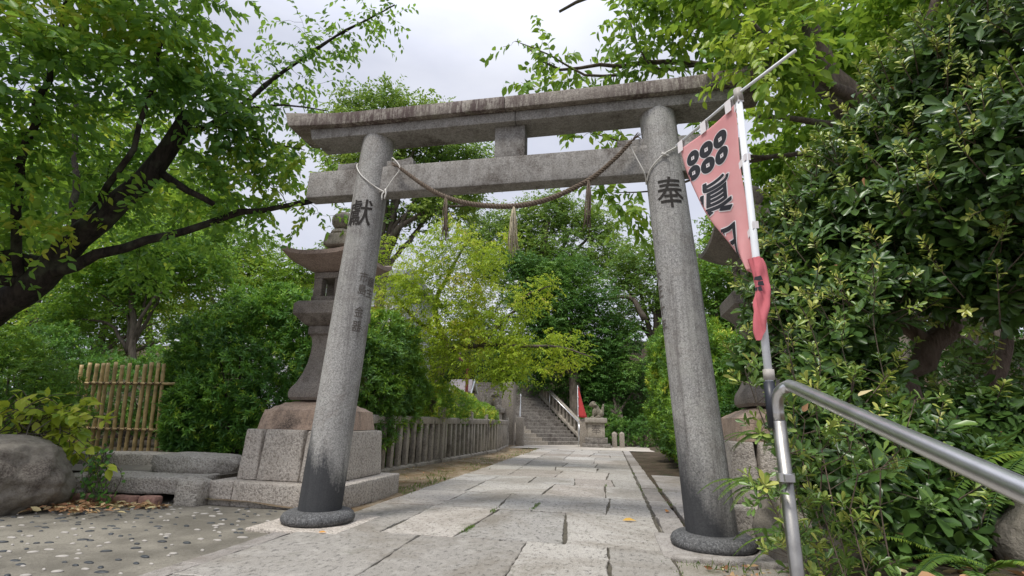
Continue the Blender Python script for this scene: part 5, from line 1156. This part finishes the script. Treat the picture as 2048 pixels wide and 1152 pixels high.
shrub('azalea_bush', (-6.9, 8.4, .35), 'big rounded dark azalea bush between the bamboo fence and lantern', 'bush',
      [E3(-6.9, 8.5, 1.9, 1.5, 1.2, 1.5), E3(-5.8, 8.3, 1.35, 1.0, .95, 1.15), E3(-5.4, 8.6, 2.5, .8, .9, .85), E3(-7.5, 8.3, 1.2, 1.0, .8, 1.0), E3(-6.2, 8.6, 2.95, .8, .9, .65), E3(-5.1, 8.3, 1.0, .6, .8, .8), E3(-6.5, 7.9, .8, 1.0, .6, .6), E3(-6.95, 7.45, 1.05, .5, .42, .8), E3(-6.4, 7.6, 1.6, .7, .5, .8), E3(-7.2, 8.0, 2.1, .8, .6, .9)], 9500, 9, (.10, .034), 'lf_bush', 101, tipv=.22, vbase=.46, vamp=.26, low=.42, shell=.13)
shrub('azalea_bush', (-9.9, 9.4, .5), 'lower mid green bush behind the tops of the bamboo canes', 'bush',
      [E3(-9.6, 9.4, 1.5, 1.3, .9, 1.0), E3(-11.2, 9.4, 1.4, 1.3, .9, 1.0), E3(-8.6, 9.7, 1.7, .9, .8, .9), E3(-12.8, 9.2, 1.8, 1.3, .9, 1.2)], 4200, 8, (.085, .03), 'lf_bush', 102, vbase=.42, low=.4)
shrub('azalea_bush', (-8.4, 5.9, .0), 'yellowish green small leaved bush at the left edge above the boulder', 'bush',
      [E3(-8.3, 5.7, 1.05, .95, .7, .75), E3(-9.2, 5.8, 1.2, .9, .7, .9), E3(-7.75, 5.5, .8, .55, .5, .55), E3(-8.8, 5.6, 1.75, .7, .6, .45)], 4300, 8, (.065, .024), 'lf_hedge', 103, vbase=.40, vamp=.2)
# dark hedge right behind the left lantern and the clipped hedge over the picket fence
shrub('tall_hedge', (-5.4, 10.3, 0), 'tall dark leafy hedge bush right behind the left pillar and lantern', 'hedge',
      [E3(-5.15, 10.2, 1.5, 1.0, 1.3, 1.5), E3(-4.95, 9.3, 1.25, .8, .9, 1.2), E3(-4.85, 11.0, 1.6, .75, .9, 1.0), E3(-5.1, 10.3, 2.55, .9, 1.0, .8), E3(-4.75, 9.6, 2.1, .6, .7, .7), E3(-6.2, 10.8, 2.0, 1.0, 1.2, 1.3), E3(-4.85, 9.1, .75, .5, .5, .55)], 7500, 9, (.105, .037), 'lf_hedge', 104, vbase=.43, vamp=.28, shell=.12)
shrub('clipped_hedge', (-5.0, 15.5, 0), 'bright clipped azalea hedge bulging over the stone picket fence', 'hedge',
      [E3(-4.85, 12.4, 1.45, .85, 1.2, .85), E3(-4.75, 14.0, 1.35, .8, 1.2, .75), E3(-4.7, 15.6, 1.25, .75, 1.2, .68), E3(-4.5, 17.2, 1.12, .68, 1.2, .55), E3(-4.65, 18.8, .85, .6, 1.0, .48), E3(-4.85, 20.2, .75, .55, .9, .4), E3(-6.2, 14, 1.2, 1.0, 1.8, .8), E3(-6.2, 17, 1.2, 1.0, 1.8, .7)], 8000, 8, (.07, .026), 'lf_hedge', 105, vbase=.7, vamp=.26, shell=.1, lump=.05)
shrub('tall_hedge', (2.2, 13, 0), 'tall light green hedge along the right edge of the path', 'hedge',
      [E3(1.95, 10.4, 1.0, .75, .9, 1.1), E3(2.15, 10.6, 2.0, .8, .9, 1.0), E3(1.95, 11.9, 1.2, .7, 1.0, 1.3), E3(2.1, 12.2, 2.5, .8, 1.0, 1.0), E3(2.0, 13.6, 1.4, .8, 1.1, 1.5), E3(2.1, 14.0, 2.9, .85, 1.0, 1.05), E3(2.0, 15.3, 1.5, .95, 1.2, 1.6), E3(2.1, 15.6, 3.1, .95, 1.1, .95), E3(2.7, 17.2, 1.7, 1.3, 1.3, 1.9)], 10500, 9, (.105, .036), 'lf_hedge', 106, vbase=.42, vamp=.3, shell=.14, low=.08)
shrub('tall_hedge', (2.6, 9.2, 0), 'dark hedge bush behind the foot of the right pillar', 'hedge',
      [E3(2.5, 9.0, .9, .8, .8, 1.0), E3(2.9, 8.8, 1.9, .9, .9, 1.0), E3(3.6, 8.6, 1.0, 1.0, .9, 1.2), E3(3.4, 8.4, 2.4, .9, .8, .9)], 4500, 9, (.10, .038), 'lf_bush', 107, vbase=.36)
shrub('undergrowth_bush', (.9, 25.2, 0), 'low bushes under the dark trees right of the statue', 'bush',
      [E3(.6, 25.4, .6, .9, .7, .7), E3(1.9, 25.0, .7, 1.0, .8, .9), E3(-.4, 26.4, 1.0, 1.2, .8, 1.1), E3(3.2, 24.6, 1.0, 1.2, .9, 1.2), E3(-2.2, 29.4, 2.0, 1.2, 1.2, 1.6)], 2600, 8, (.12, .045), 'lf_dark', 108, vbase=.5)

# near glossy shrub on the right: obovate leaves in whorls, pale young shoots
def glossy():
    rng = np.random.default_rng(120)
    base = np.array([1.55, 1.9, -.02]); o = empty('glossy_shrub', base, 'large glossy dark leaved shrub with pale young shoots filling the right side', 'shrub')
    top = [pb_(1600, 470, 2.9, 85), pb_(1660, 420, 2.8, 100), pb_(1760, 330, 2.7, 120), pb_(1850, 230, 2.6, 140), pb_(1960, 150, 2.5, 165), pb_(2080, 90, 2.4, 190), pb_(1560, 560, 2.9, 62), pb_(1690, 520, 2.6, 120), pb_(1830, 430, 2.4, 150), pb_(1970, 350, 2.2, 160), pb_(2100, 300, 2.0, 180), pb_(1620, 600, 2.5, 80), pb_(1750, 580, 2.3, 90), pb_(1960, 540, 2.2, 120), pb_(2090, 500, 2.1, 130), pb_(1530, 640, 3.0, 48), pb_(1525, 560, 3.1, 42), pb_(1545, 480, 3.1, 40), pb_(1520, 720, 2.9, 45), pb_(1590, 650, 2.6, 62), pb_(1690, 660, 2.3, 70)]
    low = [pb_(1640, 760, 2.3, 75), pb_(1730, 760, 2.25, 70), pb_(1600, 850, 2.0, 60), pb_(1680, 860, 1.95, 90), pb_(1780, 900, 1.9, 100), pb_(1900, 960, 1.85, 120), pb_(2020, 1020, 1.8, 130), pb_(1700, 980, 1.75, 90), pb_(1830, 1050, 1.7, 110), pb_(1960, 860, 2.1, 90), pb_(1640, 940, 1.85, 60), pb_(2060, 860, 2.0, 90)]
    back = [pb_(1750, 480, 3.6, 150), pb_(1900, 400, 3.6, 200), pb_(2060, 300, 3.6, 220), pb_(1700, 640, 3.5, 110), pb_(1900, 640, 3.5, 150), pb_(2080, 620, 3.4, 170), pb_(1820, 780, 3.4, 120), pb_(2000, 800, 3.3, 150), pb_(1660, 800, 3.4, 90), pb_(1760, 940, 3.2, 120), pb_(2000, 980, 3.1, 150)]
    T, A = blob_points(top, 3900, rng, shell=.28, inside=.55, low=.03); T2, A2 = blob_points(low, 1750, rng, shell=.3, inside=.5, low=.03); T3, A3 = blob_points(back, 1700, rng, shell=.2, inside=.6, low=.03)
    T = np.concatenate([T, T2, T3]); A = np.concatenate([A, A2, A3])+np.array([-.1, -.25, .45])+rng.normal(0, .4, (len(T), 3))
    keep = np.linalg.norm(T-EYE, axis=1) > .95; T, A = T[keep], A[keep]
    nl = 9; P, D, N, Ln, Wd = rosettes(T, A, nl, .066, .030, rng, spread=1.15, var=.35); sz = np.repeat(rng.uniform(.5, 1.3, len(T)), nl)
    V = .42+np.repeat(rng.normal(0, .16, len(T)), nl)+rng.normal(0, .1, len(P))
    leaves('foliage', P, D, N, Ln*sz, Wd*sz, np.clip(V, 0, .78), OBOV, M['lf_glossy'], o)
    q = rng.choice(len(T), 90, replace=False); dd_ = rng.normal(0, 1, (90, 3)); leaves('dead_leaves', T[q]+A[q]*.03, dd_, A[q]+rng.normal(0, .5, (90, 3)), .055*rng.uniform(.6, 1.2, 90), .024, rng.random(90), OBOV, M['lf_dead'], o)
    # young shoots stand proud of the shell
    Ty, Ay = blob_points(top*2+low, 560, rng, shell=.03, inside=.85, low=.1, lump=.05); Ay = nrmz(Ay+np.array([-.1, -.1, .8])+rng.normal(0, .3, Ay.shape))
    kp = np.linalg.norm(Ty-EYE, axis=1) > 1.0; Ty, Ay = Ty[kp], Ay[kp]
    Ps, Ds, Ns, Ls, Ws, Vs = [], [], [], [], [], []; mb = MB()
    for t, a in zip(Ty, Ay):
        ln = rng.uniform(.05, .14); e = t+a*ln; mb.tube([t-a*.12, t, e], [.003, .0025, .0015], 4, caps=False); yv = rng.uniform(.82, 1.0)
        for q in np.linspace(.25, 1, 4):
            p_, d_, n_, l_, w_ = rosettes((t+a*ln*q)[None], a[None], 3 if q < .9 else 6, .036*(1.15-.35*q), .014, rng, spread=.85 if q > .9 else 1.05)
            Ps.append(p_); Ds.append(d_); Ns.append(n_); Ls.append(l_); Ws.append(w_); Vs.append(np.full(len(p_), yv)+rng.normal(0, .05, len(p_)))
    leaves('young_shoots', np.concatenate(Ps), np.concatenate(Ds), np.concatenate(Ns), np.concatenate(Ls), np.concatenate(Ws), np.concatenate(Vs), OBOV, M['lf_glossy'], o)
    sel = rng.choice(len(T), 700, replace=False)
    tr = [([np.array([1.72, 2.2, -.05]), at_d(1825, 850, 2.45), at_d(1850, 720, 2.5), at_d(1875, 650, 2.55), at_d(1930, 540, 2.6), at_d(1980, 380, 2.6)], [.075, .062, .058, .06, .05, .03]),
          ([at_d(1960, 800, 2.5), at_d(1990, 740, 2.5), at_d(2040, 600, 2.5)], [.04, .035, .02]), ([at_d(1862, 690, 2.52), at_d(1800, 600, 2.6), at_d(1720, 500, 2.7), at_d(1640, 450, 2.8)], [.04, .03, .022, .01]),
          ([at_d(1930, 540, 2.6), at_d(1860, 400, 2.6), at_d(1830, 280, 2.6)], [.035, .025, .012]), ([np.array([1.3, 2.0, -.05]), at_d(1690, 950, 2.2), at_d(1650, 820, 2.3), at_d(1620, 700, 2.5)], [.03, .025, .018, .01]), ([np.array([1.6, 1.4, -.05]), at_d(1950, 1000, 2.0), at_d(2000, 900, 2.1)], [.03, .02, .012])]
    grow(mb, tr, T[sel], rng, rtip=.0022, k=.007, wob=.03, step=.12); mb.build('trunk', M['bark_brown'], o, smooth=True)
glossy()

# young twiggy shoots poking past the banner, part of a slender wild shrub at the foot of the rail
def slim_shrub(name, label, stems, seed, mat='lf_glossy', v=(.6, 1.0), leaf=(.034, .014), base=None):
    rng = np.random.default_rng(seed); o = empty(name, base, label, 'shrub'); mb = MB(); Ps, Ds, Ns, Ls, Ws, Vs = [], [], [], [], [], []
    for st in stems:
        p, r = resample(st, np.linspace(.0026, .0012, len(st)), .05); mb.tube(p, r, 5, caps=False)
        for i in range(int(len(p)*.25), len(p)):
            f = i/len(p); d = nrmz(p[min(i+1, len(p)-1)]-p[i-1])
            for _ in range(2):
                side = nrmz(np.cross(d, rng.normal(size=3))); tw = p[i]+(side*.05+d*.03)*rng.uniform(.2, 1.6); mb.tube([p[i], tw], .0012, 3, caps=False)
                a, b, c, l_, w_ = rosettes(tw[None], (d*.6+side*.5+np.array([0, 0, .3]))[None], 6, leaf[0], leaf[1], rng, spread=.9); Ps.append(a); Ds.append(b); Ns.append(c); Ls.append(l_); Ws.append(w_); Vs.append(np.full(6, v[0]+(v[1]-v[0])*rng.random()**1.3)+rng.normal(0, .05, 6))
    leaves('foliage', np.concatenate(Ps), np.concatenate(Ds), np.concatenate(Ns), np.concatenate(Ls), np.concatenate(Ws), np.concatenate(Vs), OBOV, M[mat], o); mb.build('stems', M['bark_brown'], o, smooth=True)
    return o
d_ = at_d
slim_shrub('wild_shrub', 'thin twiggy shoots with yellow green leaves reaching past the banner tail and handrail bend', [
    [(.72, 1.75, .0), d_(1600, 900, 1.75), d_(1590, 760, 1.75), d_(1560, 640, 1.72), d_(1535, 570, 1.7)], [(.72, 1.75, .0), d_(1640, 880, 1.7), d_(1640, 720, 1.75), d_(1600, 610, 1.8), d_(1550, 580, 1.8)], [(.7, 1.7, .0), d_(1570, 920, 1.55), d_(1530, 850, 1.5), d_(1500, 770, 1.5), d_(1490, 740, 1.5)],
    [(.7, 1.7, .0), d_(1560, 980, 1.5), d_(1600, 900, 1.45), d_(1610, 840, 1.45)], [(.75, 1.6, .0), d_(1640, 1000, 1.5), d_(1700, 900, 1.5), d_(1640, 780, 1.5)], [(.75, 1.6, .0), d_(1700, 1020, 1.45), d_(1750, 940, 1.42), d_(1710, 850, 1.42)], [(.75, 1.6, .0), d_(1760, 1010, 1.45), d_(1800, 900, 1.42), d_(1830, 800, 1.45)], [(.7, 1.7, .0), d_(1560, 1040, 1.45), d_(1530, 990, 1.42), d_(1520, 960, 1.4)],
    [(1.0, 1.9, .0), d_(1700, 760, 2.0), d_(1690, 640, 2.0), d_(1680, 560, 2.0)], [(1.0, 1.9, .0), d_(1760, 720, 2.0), d_(1750, 580, 2.0), d_(1740, 500, 1.95)]], 131, base=(.72, 1.72, 0))

# yellow-green broad leaved plant hanging over the boulder
def yellow_plant():
    rng = np.random.default_rng(140); b = np.array([-7.0, 4.9, .8]); o = empty('yellow_leaved_plant', b, 'broad yellow green leaves drooping over the top of the boulder', 'plant'); mb = MB(); Ps, Ds = [], []
    for i in range(58):
        tgt = at_d(np.clip(rng.normal(110, 62), -30, 228), np.clip(rng.normal(862, 42), 770, 935), rng.uniform(5.6, 6.3)); s = b+rng.normal(0, .18, 3)
        mid = (s+tgt)/2+np.array([0, 0, .14]); p, r = resample([s, mid, tgt], [.008, .005, .003], .08); mb.tube(p, r, 5, caps=False)
        for q in p[len(p)//2::2]:
            for _ in range(2): Ps.append(q); Ds.append((tgt-s)*.5+rng.normal(0, .45, 3)+np.array([0, -.2, -.25]))
        for _ in range(3): Ps.append(tgt); Ds.append((tgt-s)*.5+rng.normal(0, .5, 3)+np.array([0, -.2, -.3]))
    Ps, Ds = np.array(Ps), np.array(Ds); n = len(Ps); s = rng.uniform(.7, 1.25, n)
    leaves('foliage', Ps, Ds, np.array([0, -.35, 1.0])+rng.normal(0, .35, (n, 3)), .15*s, .082*s, rng.normal(.52, .24, n), LEAF8, M['lf_yellow'], o); mb.build('stems', M['bark'], o, smooth=True)
yellow_plant()
# creeper hanging down the boulder's side
rng = np.random.default_rng(141); o = empty('creeper', (-5.85, 4.75, .5), 'small dark creeper trailing down between the boulder and the stone steps', 'plant'); mb = MB(); Ps, Ds = [], []
for i in range(16):
    a = at_d(205+rng.normal(0, 14), 900+rng.normal(0, 10), 5.75); e = at_d(190+rng.normal(0, 22), 1005+rng.normal(0, 12), 5.6); p, r = resample([a, (a+e)/2+rng.normal(0, .05, 3), e], [.004]*3, .05); mb.tube(p, r, 4, caps=False)
    for q in p: Ps.append(q+rng.normal(0, .03, 3)); Ds.append(rng.normal(0, .6, 3)+np.array([0, -.4, -.5]))
n = len(Ps); leaves('foliage', np.array(Ps), np.array(Ds), np.array([0, -1, .6])+rng.normal(0, .4, (n, 3)), .055, .045, rng.normal(.4, .2, n), LEAF8, M['lf_bush'], o); mb.build('stems', M['bark'], o, smooth=True)

# ferns: arching fronds with two rows of narrow leaflets
def frond(parent, b, az, ln, arch, rng, mat):
    n = 58; pts = []
    for i in range(n):
        f = i/(n-1); out = ln*(f*math.cos(arch*.35)-.10*f*f); z = ln*(math.sin(1.25-arch*.4)*f*.9-(.55+arch*.45)*f*f*.9); pts.append(b+np.array([math.cos(az)*out, math.sin(az)*out, z]))
    pts = np.array(pts); d = nrmz(np.gradient(pts, axis=0)); s = nrmz(np.cross(d, np.array([0, 0, 1.0]))); up = np.cross(s, d)
    Ps, Ds, Ns, Ls = [], [], [], []
    for i in range(3, n):
        f = i/(n-1); w = ln*.105*min(1, f*4)*(1-f)**.4
        for sg in (-1, 1): Ps.append(pts[i]); Ds.append(s[i]*sg+d[i]*.35+rng.normal(0, .06, 3)-up[i]*.15); Ns.append(up[i]+rng.normal(0, .12, 3)); Ls.append(w)
    Ls = np.array(Ls); o = leaves('frond', np.array(Ps), np.array(Ds), np.array(Ns), Ls, np.minimum(Ls*.34, ln*.019), rng.normal(.5+.0*len(Ps), .12, len(Ps))+rng.uniform(-.25, .35), LEAF4, M[mat], parent)
    mb = MB(); mb.tube(pts, np.linspace(.0035, .0012, n), 4, caps=False); mb.build('stalk', M['lf_fern'], o, smooth=True); return o
def fern(b, label, n, ln, seed, az0=0, spread=6.28):
    rng = np.random.default_rng(seed); b = np.array(b, float); o = empty('fern', b, label, 'fern', 'ferns under the glossy shrub')
    for i in range(n): frond(o, b+rng.normal(0, .02, 3)*np.array([1, 1, .2]), az0-spread/2+spread*(i+.5)/n+rng.normal(0, .15), ln*rng.uniform(.75, 1.15), rng.uniform(.3, 1.0), rng, 'lf_fern')
fern((.92, 2.75, .42), 'fern spreading beside the foot of the handrail post', 14, .42, 151, 3.6, 5.0)
fern((1.22, 4.35, .50), 'fern growing out beside the right pillar below the shaded lantern', 15, .55, 152, 3.5, 4.6)
fern((1.42, 4.9, .85), 'fern higher up against the shaded lantern plinth', 13, .55, 153, 3.6, 4.6)
fern((.82, 1.95, .56), 'fern with upright fronds at the bottom edge below the rail', 9, .36, 154, 3.2, 5.4)
fern((1.06, 1.9, .58), 'fern with long fronds under the rail at the right edge', 8, .40, 155, 3.0, 4.0)
fern((1.62, 2.15, .85), 'fern in the shade of the shrub trunk at the right edge', 11, .62, 156, 3.2, 4.4)
rock_mesh('rock', (.86, 2.12, .62), (.11, .10, .11), M['boulder'], seed=31, amp=.16, label='dark rounded stone under the shrub near the rail post', cat='rock')
rock_mesh('rock', (1.42, 2.0, .64), (.2, .17, .17), M['boulder'], seed=33, amp=.16, label='dark rounded stone at the bottom right corner under ferns', cat='rock')
rock_mesh('rock', (1.5, 4.75, .2), (.32, .3, .32), M['boulder'], seed=35, amp=.2, square=.3, label='mossy stone behind the right pillar under the ferns', cat='rock')

# ------------------------------------------------------------------ litter and weeds
def single_leaf(p, az, ln, v, label, flat=.12):
    rng = np.random.default_rng(int(abs(p[0])*1000)); o = leaves('fallen_leaf', np.array([p]), np.array([[math.cos(az), math.sin(az), .10]]), np.array([[.25, -.3, 1.0]]), ln, ln*.42, np.array([v]), LEAF8, M['lf_orange'], None, p)
    return tag(o, label, 'leaf', 'orange fallen leaves')
M['lf_orange'] = leaf_mat('orange_leaf', [(0, (.40, .13, .03)), (1, (.60, .24, .05))], .15, .6, (.6, .25, .05))
single_leaf((.10, 5.86, .012), .15, .15, .6, 'single orange leaf lying on the paving near the right pillar')
single_leaf((-2.60, 4.42, .012), .4, .07, .2, 'small orange leaf beside the left pillar footing')
single_leaf((.62, 6.55, .016), 1.2, .12, .0, 'curled brown orange leaf in the gutter by the right pillar')
rng = np.random.default_rng(160)
def litter(name, n, fn, ln, mat, label=None):
    P = np.array([fn() for _ in range(n)]); az = rng.uniform(0, 6.28, n); D = np.stack([np.cos(az), np.sin(az), rng.normal(0, .25, n)], 1); Nn = np.array([0, 0, 1.0])+rng.normal(0, .35, (n, 3))
    s = rng.uniform(.6, 1.3, n); o = leaves(name, P, D, Nn, ln*s, ln*.45*s, rng.random(n), LEAF8, M[mat]); return tag(o, kind='stuff')
def f1():
    if rng.random() < .6: return (rng.normal(-5.9, .35), rng.normal(4.75, .13), .01+abs(rng.normal(0, .02)))
    return (rng.uniform(-6.4, -5.0), 5.08+rng.normal(0, .06)+.1, .0)
litter('fallen_leaves', 420, f1, .085, 'lf_dead')
def f2():
    y = rng.uniform(6, 21); x = rng.uniform(-4.4, -2.95); return (x, y, sfl(x, y)+.008)
litter('strip_litter', 420, f2, .05, 'lf_dead')
def f3():
    y = rng.uniform(1.2, 4.5); x = rng.uniform(.7, 2.2); return (x, y, max(rbed_z(x, y), -.02)+.01)
litter('bed_litter', 700, f3, .06, 'lf_dead')
def blades(name, spots, n, h, sp, mat='lf_fern'):
    P, D = [], []
    for (x, y, z, sx, sy) in spots:
        for _ in range(n): P.append((x+rng.normal(0, sx), y+rng.normal(0, sy), z)); D.append((rng.normal(0, .5), rng.normal(0, .5), 1))
    P, D = np.array(P), np.array(D); m = len(P); s = rng.uniform(.4, 1.3, m)
    o = leaves(name, P, D, rng.normal(0, 1, (m, 3)), h*s, .007, rng.normal(.55, .2, m), RHOMB, M[mat]); return tag(o, kind='stuff')
sp_ = [(-1.37, y, -.01, .012, .05) for y in (4.9, 5.0, 5.1, 6.0, 6.1)]+[(-.93, y, -.01, .012, .06) for y in (6.35, 6.5, 6.6, 6.7)]+[(-.1, 9.0, -.01, .01, .1), (.46, 8.8, -.01, .015, .3), (.46, 11.5, -.01, .02, .4), (.74, 7.3, -.01, .03, .1), (.75, 8.7, 0, .03, .15), (.45, 3.9, -.02, .02, .15), (.6, 4.35, -.02, .1, .03)]
blades('joint_grass', sp_, 34, .035, .02)
sp_ = [(-2.95+rng.normal(0, .06), y, -.02, .08, .12) for y in np.arange(7.2, 9.2, .25)]+[(-3.15+rng.normal(0, .2), y, -.02, .15, .2) for y in np.arange(9, 21, .7)]+[(.86, 4.25, -.02, .12, .05), (1.2, 3.9, -.02, .12, .08)]
blades('strip_weeds', sp_, 26, .07, .05)
